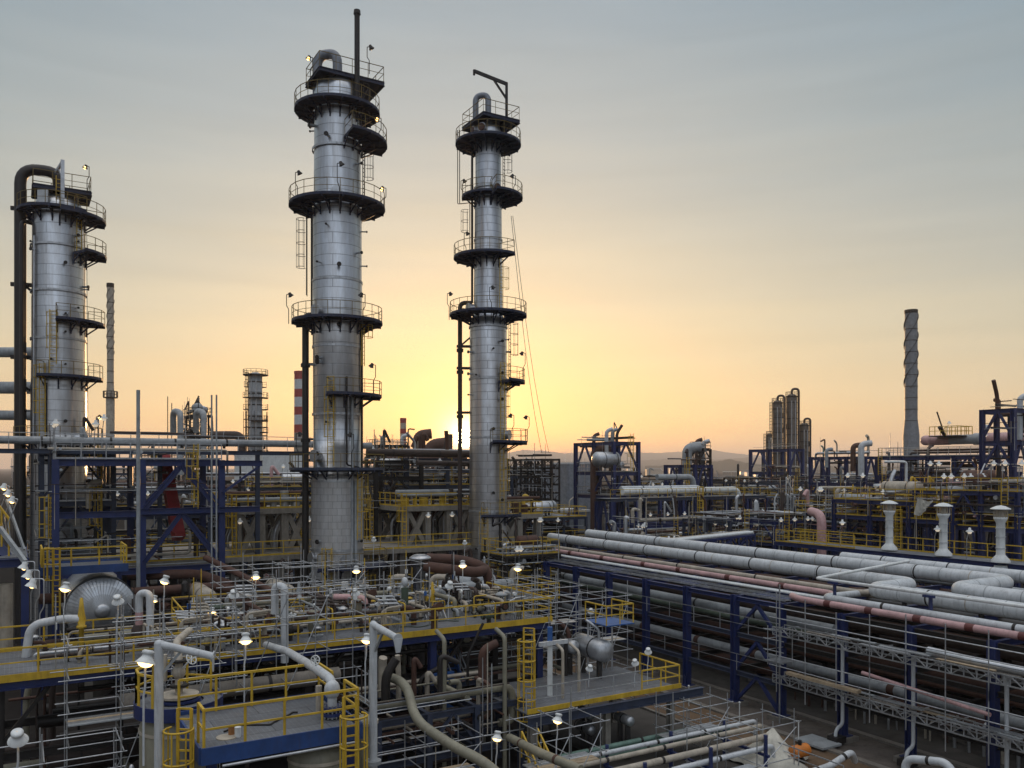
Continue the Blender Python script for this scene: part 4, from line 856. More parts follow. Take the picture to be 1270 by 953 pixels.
# low pipe runs lying on the deck
DP = 'low pipes lying along the valve deck'
lowmat = ['cream_paint', 'grey_paint', 'beige_paint', 'rust_steel', 'cream_paint', 'galvanised', 'rust', 'rust_steel']
for k in range(26):
    b = 38+k*.36+q.uniform(-.1, .1); a0 = q.uniform(.5, 9) if b < 42 else q.uniform(7.4, 12); a1 = a0+q.uniform(4, 14); r = q.choice((.05, .07, .09, .12, .15)); m = lowmat[k % 8]; h = DZ+q.choice((.3, .45, .6, .9))
    pts = [g(a0, b, DZ), g(a0, b, h), g(min(a1, 23.6), b, h), g(min(a1, 23.6), b, DZ)]
    run('deck_pipe', rel({'cream_paint': 'cream', 'grey_paint': 'grey', 'beige_paint': 'beige', 'rust_steel': 'brown', 'galvanised': 'bare steel', 'rust': 'rusty'}[m]+' low pipe along the deck', g((a0+a1)/2, b, h)), 'pipe', pts, r, m, DP, 2.3, 'rust' if k % 2 else 'dark_steel', n=10, bend=.25)
for k in range(12):
    a = q.uniform(7.5, 23); b0 = q.uniform(38, 42); b1 = b0+q.uniform(2, 5); r = q.choice((.06, .09, .12)); h = DZ+q.uniform(.5, 1.3)
    run('deck_pipe', rel('low pipe crossing the deck front to back', g(a, b0, h)), 'pipe', [g(a, b0, DZ), g(a, b0, h), g(a, b1, h), g(a, b1, DZ)], r, lowmat[k % 8], DP, n=10, bend=.2)
# slim posts, instrument stands and guard frames on the deck
def mk_stand(m, wm):
    t = thing('instrument_stand', 'x', 'instrument'); MB().cyl(V((0, 0, 0)), V((0, 0, 1.35)), .028, None, 6).build('post', m, t); MB().cyl(V((-.06, 0, 1.42)), V((.06, 0, 1.42)), .11, None, 14).build('gauge', wm, t); MB().tube([V((0, 0, .9)), V((.3, .1, .7)), V((.5, .2, 0))], .014, 5).build('tubing', 'galvanised', t); return t
def mk_guard(m, wm):
    t = thing('guard_frame', 'x', 'guard'); MB().tube([V((-.45, 0, 0)), V((-.45, 0, 1.05)), V((.45, 0, 1.05)), V((.45, 0, 0))], .035, 6, .12).build('hoop', m, t); MB().beam(V((-.45, 0, .55)), V((.45, 0, .55)), .05).build('cross_bar', m, t); return t
def mk_pole(m, wm):
    t = thing('tube_post', 'x', 'post'); MB().cyl(V((0, 0, 0)), V((0, 0, 2.6)), .026, None, 6).build('post', m, t); MB().box((0, -.03, 1.5), (.16, .02, .22)).build('tag_plate', wm, t); return t
def mk_pipes(m, wm):
    t = thing('pipe_cluster', 'x', 'pipe manifold')
    for k in range(3): MB().tube([V((.28*k-.28, 0, 0)), V((.28*k-.28, 0, 1.2+.12*k)), V((.28*k-.28, .9, 1.25+.12*k))], .055, 8, .15).build('branch', m, t)
    MB().cyl(V((-.5, 0, .45)), V((.5, 0, .45)), .09, None, 10).build('header', wm, t); return t
KIND += [('instrument stand with round gauge', mk_stand, (('galvanised', 'galvanised', 'white_paint'), ('dark', 'dark_steel', 'white_paint'))), ('guard frame hoop', mk_guard, (('yellow', 'yellow_paint', 'x'),)),
         ('tube post with a small tag', mk_pole, (('galvanised', 'galvanised', 'white_paint'), ('yellow', 'yellow_paint', 'white_paint'), ('dark', 'dark_steel', 'light_blue_paint'))), ('manifold of three thin branches', mk_pipes, (('brown', 'rust_steel', 'rust'), ('silver', 'galvanised', 'grey_paint'), ('cream', 'cream_paint', 'rust')))]
for k in range(96):
    a, b = q.uniform(1, 23.6), q.uniform(37.5, 47)
    if a < 7.4 and b > 42: continue
    kk = q.choices((7, 8, 9, 10), (20, 26, 26, 24))[0]; place(kk, q.randrange(len(KIND[kk][2])), g(a, b, DZ), R(30.6)+q.choice((0, 90, 180, 270))*math.pi/180, q.choice((.8, .9, 1, 1.1)) if kk != 9 else q.choice((.6, .8, 1, 1.15)))
# hand placed things on the deck
def dp(x, y, z=DZ): return G(x, y, z)
p = XD(186, 37); t = run('looped_pipe', 'grey looped pipe bent over at the top, right of the ribbed vessel', 'pipe', [p+Z*5.4, p+Z*8.45, p+V((-.52, .1, 8.45)), p+V((-.52, .1, 7.6))], .16, 'pale_grey_paint', bend=.26, n=16)
e = p+V((-.52, .1, 0)); MB().cyl(e+Z*7.02, e+Z*7.62, .16, None, 14).build('pipe_collar', 'pink_primer', t); MB().lathe(e, [(.2, 6.3), (.32, 6.4), (.32, 6.9), (.24, 7.0), (.24, 7.05), (.01, 7.05)], 16).build('pot', 'rust_steel', t); MB().cyl(e+Z*5.7, e+Z*6.4, .2, None, 14).build('pipe_collar', 'cream_paint', t)
p = XD(353, 37); run('looped_pipe', 'grey looped pipe bent over at the top, left of the tall tower', 'pipe', [p+Z*5.4, p+Z*8.75, p+V((-.5, .25, 8.75)), p+V((-.5, .25, 7.5))], .17, 'pale_grey_paint', bend=.3, n=16)
p = XD(440, 43.5); t = run('pink_elbow', 'pink elbowed pipe right of the yellow relief valve, by the tall tower', 'pipe', [p+V((-1.1, .2, 7.25)), p+V((.55, -.1, 7.25)), p+V((.55, -.1, 4.5))], .17, 'pink_primer', None, 0, bend=.35); MB().cyl(p+V((.55, -.1, 6.85)), p+V((.55, -.1, 6.95)), .26, None, 14).build('flange', 'dark_steel', t)
p = P(101, 768, 36); t = thing('relief_valve', 'yellow relief valve at the end of a bent grey pipe, far left of deck', 'valve', p); MB().lathe(p, [(.1, -1.9), (.1, -.4), (.2, -.38), (.2, -.28), (.14, -.24), (.18, .0), (.14, .2), (.1, .5), (.06, .9), (.01, .92)], 14).build('body', 'yellow_paint', t)
MB().tube([p, p+V((-.6, -.1, .05)), p+V((-1.9, -.5, -.15)), p+V((-2.1, -.6, -1.9))], .17, 14, .5).build('outlet_pipe', 'pale_grey_paint', t)
p = XD(502, 44); t = thing('control_valve', 'green cylinder-actuated control valve on a stand, left end of the right railing', 'control valve', p+Z*DZ); MB().cyl(p+Z*6.7, p+Z*7.7, .19, None, 14).build('actuator', 'olive', t); MB().cyl(p+Z*DZ, p+Z*6.7, .05, None, 8).build('stem', 'dark_steel', t); MB().ball(p+Z*8.0, .18, 1.4, 12).build('dome', 'pale_grey_paint', t)
# tall insulated vertical drum with brown pipes
p = XD(521, 52); t = thing('vertical_drum', 'silver upright drum with two fat brown pipes leaving to the right', 'drum', p)
MB().lathe(p, [(.58, 0), (.58, 8.3), (.68, 8.3), (.68, 8.42), (.6, 8.48), (.4, 8.6), (.01, 8.62)], 24).build('shell', 'fine_aluminium_cladding', t)
MB().tube([p+V((.3, -.3, 7.9)), p+V((2.2, -.6, 7.7)), p+V((3.6, .2, 7.45)), p+V((4.0, 1.6, 7.5))], .33, 16, .9).build('branch_pipe', 'rust', t)
MB().tube([p+V((.3, .9, 8.25)), p+V((2.4, 1.3, 8.15)), p+V((4.2, 1.4, 7.6)), p+V((4.3, 1.5, 5))], .33, 16, .9).build('branch_pipe', 'rust', t)
for x, y in ((498, 717), (548, 717)): c = P(x, y, 50); MB().tube([c+V((-.6, .1, -.9)), c+V((-.6, .1, .05)), c+V((.3, -.15, .05))], .19, 14).build('branch_pipe', 'cream_paint', t); MB().cyl(c+V((.3, -.15, .05)), c+V((.36, -.17, .05)), .24, .24, 14).build('flange', 'dark_steel', t)
# the ribbed horizontal vessel
c = P(126, 757, 50); r = 1.93; t = thing('ribbed_vessel', 'big horizontal silver vessel with radially ribbed end under a blue platform', 'vessel', (c.x, c.y, 0))
MB().lathe(c, [(r, .0), (r, 9), (r*.7, 9.7), (.01, 9.9)], 40, UB).build('shell', 'pipe_cladding', t); MB().lathe(c, [(r*1.035, .25), (r*1.035, .6), (r, .62)], 40, UB, False).build('vessel_band', 'galvanised', t)
mb = MB(); n = 54
for k in range(n):
    w0, w1 = 2*math.pi*k/n, 2*math.pi*(k+1)/n; wm = (w0+w1)/2; vsx = []
    xx, yy = basis(UB)
    for rr, h in ((.42, -.52), (1.0, -.42), (1.5, -.27), (r, .02)):
        for w, dh in ((w0, .022), (w0*.9+w1*.1, -.004), (w1*.9+w0*.1, -.004), (w1, .022)): vsx.append(c+UB*(h+dh)+xx*(rr*math.cos(w))+yy*(rr*math.sin(w)))
    mb.add(vsx, [(i*4+j, i*4+j+1, (i+1)*4+j+1, (i+1)*4+j) for i in range(3) for j in range(3)])
mb.build('ribbed_head', 'pipe_cladding', t); MB().lathe(c-UB*.5, [(.01, -.16), (.25, -.14), (.43, -.07), (.45, .03)], 24, UB).build('head_cap', 'pipe_cladding', t)
for h in (1.5, 7.5): MB().beam(c+UB*h-Z*1.4, V((c.x, c.y, 0))+UB*h, .5, 2.6).build('saddle', 'concrete', t)
pa, pb = ab(c); t = thing('platform', 'blue platform with yellow rails over the ribbed silver vessel', 'platform', g(pa, pb, 8.2)); z = 8.15
MB().gbox(pa-3.1, pa+1.35, pb-.6, pb+2.6, z-.05, z).build('floor', 'grating', t)
for b in (pb-.6, pb+2.6): MB().gbox(pa-3.2, pa+1.4, b-.04, b+.04, z-.35, z+.12).build('edge_beam', 'edge_blue', t)
MB().rail([g(pa-3.1, pb+2.5, z), g(pa-3.1, pb-.55, z), g(pa+1.3, pb-.55, z), g(pa+1.3, pb+2.5, z)], 1.15, 1.5, .04).build('railing', 'yellow_paint', t)
for a in (-3, 1.2): MB().ib(g(pa+a, pb+2.5, 0), g(pa+a, pb+2.5, z-.36), .25).build('column', 'blue_paint', t)
MB().ladder(g(pa-2.4, pb-.75), 5.5, 9.4, -100, r=.03).build('ladder', 'yellow_paint', t)
# ---------------------------------------------------------------- the blue platform with its two drums
fp = thing('blue_platform', 'blue edged platform with yellow railings nearest the viewer, caged ladder at each end', 'platform', g(6.8, 26.6, 0)); z = 6.0
MB().gbox(4.5, 9.1, 24.7, 28.7, z-.05, z).build('floor', 'grating', fp)
MB().gbox(4.45, 9.2, 24.6, 24.66, z-.36, z+.12).gbox(4.4, 4.46, 24.7, 28.7, z-.36, z+.12).gbox(9.16, 9.22, 24.7, 28.7, z-.36, z+.12).gbox(4.45, 9.2, 28.72, 28.78, z-.36, z+.12).build('edge_beam', 'edge_blue', fp)
MB().rail([g(4.55, 25.6, z), g(4.55, 24.75, z), g(9.1, 24.75, z), g(9.1, 26.0, z)], 1.15, 1.15, .035).build('railing', 'yellow_paint', fp)
MB().rail([g(9.1, 27.2, z), g(9.1, 28.65, z), g(4.5, 28.65, z)], 1.15, 1.2, .035).build('railing', 'yellow_paint', fp)
MB().cyl(g(5, 24.5, z-.42), g(9.0, 24.5, z-.4), .045, None, 8).build('conduit', 'galvanised', fp)
for a in (4.8, 8.9):
    for b in (25, 28.4): MB().ib(g(a, b, 0), g(a, b, z-.36), .26).build('column', 'blue_paint', fp)
MB().beam(g(8.6, 25.6, 3.2), g(7.7, 25.6, 5.6), .12).build('brace', 'dark_steel', fp)
c1 = XD(222, 28.7); A1, B1 = ab(c1)
mb = MB().sector(c1+Z*(z+.02), .8, 1.4, -200, 60, .06).sector(c1+Z*(z+.12), 1.39, 1.43, -200, 60, .45); mb.build('floor', 'blue_paint', fp); MB().sector(c1+Z*(z+.03), .8, 1.38, -200, 60, .01).build('floor_grating', 'grating', fp)
pts = [c1+V((1.35*math.cos(R(w)), 1.35*math.sin(R(w)), z)) for w in (60, 100, 150, 195)]; MB().rail(pts, 1.15, 1.0, .035).build('railing', 'yellow_paint', fp)
pts = [c1+V((1.35*math.cos(R(w)), 1.35*math.sin(R(w)), z)) for w in (-165, -135, -105)]; MB().rail(pts, 1.15, 1.0, .035).build('railing', 'yellow_paint', fp)
MB().ladder(XD(229, 24.0), 0, 7.1, -95, r=.03, w=.4).build('ladder', 'yellow_paint', fp); MB().ladder(XD(434, 25.3), 0, 7.1, -60, r=.03, w=.4).build('ladder', 'yellow_paint', fp)
for k in range(3): MB().cyl(V((c1.x, c1.y, 5.9+.14*k)), V((c1.x, c1.y, 5.98+.14*k)), .75-.05*k, None, 24).build('manhole_ring', 'blue_paint' if k < 2 else 'cream_paint', fp)
for cc, r, lab, ht in ((c1, 1.25, 'beige upright drum with domed top under the round platform end, lower left', 5.85), (XD(396, 26.3), .95, 'beige upright drum under the right half of the blue platform', 5.5), (XD(452, 27.4), .42, 'slim cream upright vessel beside the right davit post', 5.9)):
    t = thing('upright_drum', lab, 'drum', (cc.x, cc.y, 0)); MB().lathe((cc.x, cc.y, 0), [(r, 0), (r, ht-r*.45), (r*.93, ht-r*.28), (r*.7, ht-r*.1), (r*.35, ht-.02), (.01, ht)], 32).build('shell', 'beige_paint', t)
    MB().lathe((cc.x, cc.y, ht-r*.6), [(r, 0), (r+.03, 0), (r+.03, .1), (r, .1)], 32, smooth=False).build('vessel_band', 'cream_paint', t)
p = c1; t = thing('relief_line', 'cream valve and bent pipe rising from the left drum top', 'valve', c1+Z*6.3)
MB().tube([p+Z*5.9, p+Z*7.5, p+V((-.35, .6, 7.9)), p+V((-.5, 2.2, 8.0))], .13, 14, .3).build('pipe_run', 'cream_paint', t); MB().ball(p+Z*7.0, .22, 1.2, 12).build('body', 'cream_paint', t); MB().cyl(p+V((-.5, 0, 6.7)), p+V((-.5, 0, 7.6)), .1, None, 10).build('side_pipe', 'cream_paint', t)
for h in (6.5, 7.35): MB().cyl(p+Z*h, p+Z*(h+.08), .3, None, 14).build('flange', 'dark_steel', t)
wheel(MB().cyl(p+Z*7, p+V((.5, -.2, 7.5)), .03, None, 6), p+V((.5, -.2, 7.5)), V((1, -.4, .6)), .2).build('handwheel', 'white_paint', t)
p = XD(412, 26.8); t = thing('relief_line', 'cream valve and slanting pipe above the right drum', 'valve', p+Z*6.0)
MB().tube([p+Z*5.6, p+Z*7.2, P(391, 829, 28), P(356, 808, 33), P(330, 800, 36)], .15, 14, .35).build('pipe_run', 'pale_grey_paint', t); MB().ball(p+Z*6.9, .26, 1.2, 12).build('body', 'pale_grey_paint', t); MB().cyl(p+V((-.45, .1, 6.2)), p+V((-.45, .1, 7.0)), .1, None, 10).build('side_pipe', 'cream_paint', t)
MB().cyl(p+Z*6.1, p+Z*6.2, .34, None, 18).build('flange', 'blue_paint', t); MB().cyl(p+Z*6.28, p+Z*6.38, .34, None, 18).build('flange', 'blue_paint', t)
mb = MB()
for k in range(14): w = k*.449; mb.cyl(p+V((.29*math.cos(w), .29*math.sin(w), 6.02)), p+V((.29*math.cos(w), .29*math.sin(w), 6.46)), .025, None, 6)
mb.build('bolt_ring', 'galvanised', t); wheel(MB().cyl(P(392, 826, 27.6), P(391, 820, 27.4), .03, None, 6), P(391, 819, 27.3), V((-.2, -1, .2)), .15).build('handwheel', 'white_paint', t)
for k, (x, y, m, l) in enumerate(((287, 912, 'rubbish_brown', 'small rust-brown paint pot on the blue platform floor'), (295, 914, 'white_paint', 'small white-lidded pot beside the brown pot on the platform'))):
    p = G(x, y, 6.0); t = thing('paint_pot', l, 'pot', p); MB().cyl(p, p+Z*.26, .09, None, 14).build('body', m, t); MB().cyl(p+Z*.265, p+Z*.29, .095, None, 14).build('lid', 'white_paint' if k else 'rust', t)
t = tag(MB().cyl(G(281, 915, 6.0), G(281, 915, 6.0)+Z*.03, .3, None, 20).build('lid_disc', 'cream_paint'), 'flat cream disc lying by the pots on the platform floor', 'disc')
def davit(x, y0, x1, y1, d, d1, lab, r=.125):
    b = XD(x, d); top = P(x, y0, d); e = P(x1, y1, d1); t = thing('davit', lab, 'davit', b, 'grey davits')
    MB().cyl(b, top, r, None, 18).build('post', 'pale_grey_paint', t); MB().cyl(top-(e-top).normalized()*.02, e, r*.86, None, 16).build('arm', 'pale_grey_paint', t); MB().ball(top, r*1.02, 1, 14).build('elbow', 'pale_grey_paint', t)
    dd = (e-top).normalized(); MB().beam(top-Z*.95, top+dd*.62-Z*.05, .075).build('strut', 'grey_paint', t)
    pl = MB().cyl(e, e+dd*.03, r*1.25, None, 18); sx = dd.cross(Z).normalized(); pl.add([e+dd*.05+sx*.16, e+dd*.05-sx*.16, e+dd*.05-sx*.07-Z*.42, e+dd*.05+sx*.07-Z*.42, e+dd*.015+sx*.16, e+dd*.015-sx*.16, e+dd*.015-sx*.07-Z*.42, e+dd*.015+sx*.07-Z*.42], [(0, 1, 2, 3), (7, 6, 5, 4), (0, 4, 5, 1), (2, 6, 7, 3), (1, 5, 6, 2), (3, 7, 4, 0)]); pl.build('lug', 'pale_grey_paint', t)
    MB().cyl(V((b.x, b.y, 4.6)), V((b.x, b.y, 4.72)), r*2.0, None, 18).build('collar', 'grey_paint', t)
davit(197, 799, 263, 814, 23.6, 23.9, 'left grey davit with short level arm, in front of the round platform end')
davit(463, 775, 493, 792, 26.6, 25.4, 'right grey davit with arm pointing at the viewer, end of blue platform')
MB_ = tag(MB().lathe(XD(163, 24.4), [(.075, 0), (.075, 5.25), (.05, 5.33), (.01, 5.36)], 12).build('bollard_post', 'galvanised'), 'grey round-topped post standing left of the left davit', 'post')
# ---------------------------------------------------------------- bell lamps on poles
def bell(lit):
    t = thing('lamp_post', 'x', 'lamp'); MB().tube([V((0, 0, -3)), V((0, 0, -1.1)), V((.05, 0, -.8)), V((.05, 0, -.2))], .032, 6, .05).build('pole', 'pale_grey_paint', t)
    tilt = V((.1, .34 if lit else -.6, 1))
    MB().lathe(V((.05, 0, -.18)), [(.27, 0), (.262, .025), (.2, .1), (.15, .17), (.13, .21), (.13, .25), (.165, .26), (.16, .34), (.11, .37), (.01, .37)], 20, tilt).build('lamp_shade', 'white_paint', t)
    ax = tilt.normalized(); MB().lathe(V((.05, 0, -.18)), [(.2, .05), (.2, .0), (.16, -.06), (.08, -.1), (.01, -.11)] if lit else [(.12, .12), (.1, .06), (.01, .05)], 16, tilt).build('lamp_glass', 'lamp_glass', t); return t
L1 = bell(True); L2 = bell(False)
for o in (L1, L2): note_kids(o)
LL = [(79, 727, 34, 1, 'lit white bell lamp on a pole in front of the ribbed vessel, left side'), (203, 718, 37, 1, 'lit white bell lamp on a pole just right of the ribbed vessel'), (316, 713, 43, 1, 'lit white bell lamp left of the looped pipe near the tall tower'),
      (303, 791, 29, 1, 'brightest lit bell lamp, on the far railing of the blue platform'), (145, 742, 33, 0, 'white bell lamp seen from behind, over the ribbed vessel edge'), (289, 735, 38, 0, 'white bell lamp seen from behind, between the lit lamps and looped pipe'),
      (20, 911, 22.5, 0, 'white bell lamp seen from behind at the lower left corner'), (441, 706, 46, 1, 'lit white bell lamp in front of the tall tower, right side'), (440, 733, 42, 0, 'white bell lamp seen from behind, below the lit one at the tall tower'),
      (453, 791, 33, 1, 'lit white bell lamp just left of the right davit post'), (573, 699, 46, 1, 'lit white bell lamp over the brown pipes by the slim tower'), (556, 724, 44, 0, 'white bell lamp seen from behind, right of the silver drum'),
      (641, 703, 46, 1, 'lit white bell lamp right of the slim tower base'), (615, 912, 33, 1, 'lit white bell lamp low down, left of the caged orange ladder'), (178, 815, 22, 1, 'large tilted white bell lamp left of the left davit'),
      (690, 890, 33, 1, 'lit bell lamp low down, right of the caged orange ladder'), (732, 757, 50, 0, 'small white lamp seen at the scaffold end of the deck'), (787, 820, 42, 0, 'small white lamp at the edge of the drum platform'), (803, 806, 42.5, 0, 'small white lamp at the corner of the drum platform'),
      (730, 827, 42, 0, 'small white lamp in front of the larger silver drum'), (262, 757, 40, 1, 'small lit bell lamp far back left on the valve deck'), (190, 742, 41, 1, 'small lit bell lamp half hidden behind the looped pipe'), (463, 668, 62, 0, 'small white lamp before the concrete table, right of the tall tower'), (576, 672, 66, 0, 'small white lamp left of the slim tower on the concrete slab')]
used = {0: False, 1: False}
for x, y, d, lit, lab in LL:
    p = P(x, y, d); pr = L1 if lit else L2; rz = R(rnd.uniform(-35, 35))
    if not used[lit]: pr.location = p; pr.scale = (.86,)*3; pr["label"] = lab; pr["group"] = 'bell lamps on poles'; used[lit] = True
    else: o = copytree(pr, p, rz, lab, 'bell lamps on poles', .72 if 'small' in lab else (.95 if d < 25 else .86))
for k, (a, b, L) in enumerate(((5.4, 26.2, 2.6), (2.2, 39.5, 3.0), (16.5, 38.6, 3.4))):
    zz = 6.03; pts = [g(a+L*i/16+.12*math.sin(i*1.1), b+.35*math.sin(i*.55+k)+.04*i, zz) for i in range(17)]
    t = tag(MB().tube(pts, .03, 6, .05).build('hose', ('dark_steel', 'rust', 'olive')[k]), ('black hose lying curled on the blue platform floor', 'rusty brown hose lying on the open left end of the valve deck', 'olive hose lying on the valve deck near its right front edge')[k], 'hose')
# ---------------------------------------------------------------- scaffolds in front of and around the deck
def scaff(name, lab, a0, a1, b0, b1, z0, z1, na, nb, nz, diag=2, boards=True, seed=1, ex=.5):
    q = random.Random(seed); t = thing(name, lab, 'scaffold', g(a0, b0, z0)); r = .022
    for i in range(na):
        for j in range(nb):
            p = g(a0+(a1-a0)*i/max(1, na-1), b0+(b1-b0)*j/max(1, nb-1)); MB().cyl(p+Z*(z0-q.uniform(0, .6)), p+Z*(z1+q.uniform(0, ex*2)), r*1.15, None, 6).build('standard', 'galvanised', t)
    for k in range(nz):
        z = z0+.5+(z1-z0-.5)*k/max(1, nz-1)
        for j in range(nb):
            b = b0+(b1-b0)*j/max(1, nb-1)-.06; MB().cyl(g(a0-q.uniform(.1, ex), b, z), g(a1+q.uniform(.1, ex), b, z), r, None, 6).build('ledger', 'galvanised', t)
        for i in range(na):
            a = a0+(a1-a0)*i/max(1, na-1)+.06; MB().cyl(g(a, b0-q.uniform(.1, .4), z+.06), g(a, b1+q.uniform(.1, .4), z+.06), r, None, 6).build('transom', 'galvanised', t)
    for k in range(diag):
        i = q.randrange(na-1); w = (a1-a0)/(na-1); MB().cyl(g(a0+w*i, b0-.12, z0+.3), g(a0+w*(i+1), b0-.12, z1-.2), r, None, 6).build('brace', 'galvanised', t)
    if boards:
        for k in range(4): MB().gbox(a0, a1, b0+.1+.27*k, b0+.34+.27*k, z0+(z1-z0)*.45, z0+(z1-z0)*.45+.04).build('board', q.choice(('wood', 'galvanised', 'grey_paint')), t)
    return t
scaff('scaffold', 'open tube scaffold around the looped pipe left of the tall tower', 8.0, 13.2, 35.0, 36.6, 4.4, 8.7, 4, 2, 4, 3, False, 3)
scaff('scaffold', 'open tube scaffold along the deck front right of the yellow relief valve', 3.6, 7.9, 35.9, 36.7, 4.8, 8.0, 4, 2, 4, 2, False, 14)
scaff('scaffold', 'slim tube scaffold on the valve deck before the tall tower', 14.5, 19.5, 43, 45, 6.1, 8.6, 4, 2, 3, 2, False, 15)
scaff('scaffold', 'slim tube scaffold on the valve deck left of its middle', 8.5, 13, 42, 44, 6.1, 9.0, 4, 2, 4, 2, False, 16)
scaff('scaffold', 'tube scaffold hung off the left part of the valve deck front', 1.6, 7.0, 34.8, 36.5, 2.0, 7.4, 4, 2, 5, 2, True, 4)
scaff('scaffold', 'tube scaffold in the dark lower left corner', -1.6, 3.0, 30.5, 33, .2, 4.6, 3, 2, 4, 2, True, 5)
scaff('scaffold', 'tube scaffold wrapped round the right end of the valve deck', 23.2, 26.2, 37.2, 41.4, 4.0, 7.6, 3, 3, 5, 2, True, 6)
scaff('scaffold', 'tall tube scaffold behind the two silver drums', 24.0, 29.2, 36.8, 38.8, 2.4, 6.9, 4, 2, 5, 2, True, 7)
scaff('scaffold', 'low tube scaffold under the drum platform corner, by the road', 26.5, 30.0, 30.0, 31.2, 0, 2.5, 3, 2, 3, 1, True, 8)
scaff('scaffold', 'tube scaffold over the pale ground pipes at bottom right', 26.0, 30.8, 26.6, 28.5, .2, 2.3, 3, 2, 2, 1, False, 9)
scaff('scaffold', 'tube scaffold left of the green ground pipes, beside the orange stair', 18.2, 21.4, 28.8, 31.0, .2, 3.2, 3, 2, 3, 2, True, 10)
scaff('scaffold', 'dark tube scaffold among the pipes right of the right davit', 11.5, 16.5, 30.5, 32.5, .2, 2.9, 3, 2, 3, 1, True, 11)
scaff('scaffold', 'tube scaffold standing behind the valve deck by the tall tower', 13.5, 18.0, 48.2, 50.2, 3, 8.2, 4, 2, 5, 2, True, 12)
# ---------------------------------------------------------------- the drum platform and the ground pipes at lower right
t = thing('drum_platform', 'low steel platform carrying two silver drums, beside the access road', 'platform', g(24.5, 34, 0)); z = 3.0
MB().gbox(19.6, 28.6, 31.9, 37.0, z-.05, z).build('floor', 'grating', t); MB().gbox(19.6, 28.65, 31.8, 31.85, z-.02, z+.2).build('toe_plate', 'yellow_paint', t)
for b in (31.6, 34.4, 37): MB().ib(g(19.5, b, z-.3), g(29.9 if b < 32 else 28.6, b, z-.3), .26, .4).build('edge_beam', 'blue_grey_paint', t)
MB().rail([g(28.6, 35, z), g(28.6, 31.9, z), g(26.2, 31.9, z)], 1.1, 1.1, .032).build('railing', 'yellow_paint', t); MB().rail([g(26.1, 31.9, z), g(19.6, 31.9, z)], 1.1, 1.5, .022).build('railing', 'galvanised', t)
for a in (20, 24.2, 28.2):
    for b in (32.1, 36.8): MB().ib(g(a, b, 0), g(a, b, z-.5), .3).build('column', 'pale_concrete', t)
for x, y, d, r, L, lab in ((750, 808, 43.6, .58, 2.4, 'larger silver drum with dished end on the low platform'), (712, 803, 44.4, .36, 1.8, 'smaller silver drum with bright end left of the larger drum')):
    c = P(x, y, d); t = thing('silver_drum', lab, 'drum', (c.x, c.y, 3.0), 'silver drums on the low platform'); drum(t, c+UB*(L/2), UB, L, r, 'galvanised', 'shell', c.z-3.0-r if c.z-3-r > .1 else .3)
    MB().tube([c+UB*.5, c+UB*.5+Z*(r+.5), c+UB*1.1+Z*(r+.9)-VA*.4], .12 if r < .5 else .08, 10).build('nozzle_pipe', 'rust' if r < .5 else 'galvanised', t)
c = P(768, 774, 44); t = thing('platform', 'tiny blue topped platform with yellow rails over the larger silver drum', 'platform', c); A, B = ab(c)
MB().gbox(A-1.1, A+.7, B-.4, B+1.6, c.z, c.z+.06).build('floor', 'light_blue_paint', t); MB().rail([g(A-1.1, B+1.5, c.z+.06), g(A-1.1, B-.35, c.z+.06), g(A+.65, B-.35, c.z+.06), g(A+.65, B+1.5, c.z+.06)], 1.0, .9, .03).build('railing', 'yellow_paint', t)
for a in (-1, .6): MB().beam(g(A+a, B+1.4, 3), g(A+a, B+1.4, c.z), .09).build('leg', 'galvanised', t)
p = XD(682, 40.5); t = thing('jib_post', 'white post with blue head and white cross bar on the low platform', 'post', p+Z*3); MB().beam(p+Z*3, p+Z*5.5, .24).build('post', 'white_paint', t); MB().beam(p+Z*5.5, p+Z*6.3, .24).build('head', 'light_blue_paint', t); MB().beam(p-VA*.7+Z*5.55-UB*.16, p+VA*.9+Z*5.55-UB*.16, .16, .2).build('cross_bar', 'pale_grey_paint', t)
for x, d, z0, z1, lab in ((551, 37.5, 0, 6.3, 'pale vertical pipe in the dark bay, left one of two'), (626, 38, 0, 6.3, 'pale vertical pipe in the dark bay, right one of two'), (698, 40, 3, 5.3, 'cream standpipe right of the white post'), (718, 41, 3, 5.0, 'cream standpipe below the smaller drum')):
    p = XD(x, d); run('vertical_pipe', lab, 'pipe', [p+Z*z0, p+Z*z1, p+Z*(z1+.25)+UB*.8], .1 if d < 39 else .075, 'beige_paint' if d < 39 else 'cream_paint', None, 0, bend=.2)
p = XD(656, 38.6); t = thing('caged_ladder', 'orange-yellow caged ladder standing in the dark bay right of centre', 'ladder', p+Z*.4); MB().ladder(p, .4, 6.6, -110, w=.5, r=.034).build('ladder', 'yellow_paint', t)
run('bent_pipe', 'fat beige pipe bending down and running forward right of the right davit', 'pipe', [P(478, 838, 37.5), P(505, 848, 36), P(514, 893, 34.5), P(560, 925, 32.5), P(606, 948, 31), P(640, 985, 29.5)], .2, 'beige_paint', None, 0, 'rust', bend=.9, n=18)
run('bent_pipe', 'beige pipe sloping down at bottom centre, right of the lit low lamp', 'pipe', [P(632, 915, 36), P(665, 932, 33), P(720, 955, 31)], .18, 'beige_paint', None, 2, 'rust', n=16)
st = thing('stair', 'orange-yellow stair railing frame at the foot of the caged ladder', 'stair', G(672, 950, .5)); A, B = ab(XD(672, 34.5))
for s in (0, .8): MB().rail([g(A+s, B, .2), g(A+s, B+1.6, 1.6)], 1.1, .7, .032).build('railing', 'yellow_paint', st)
mb = MB()
for k in range(7): mb.gbox(A+.05, A+.75, B+.22*k, B+.22*k+.22, .2+.2*k, .24+.2*k)
mb.build('tread', 'grating', st)
GP = 'ground pipes at lower right'
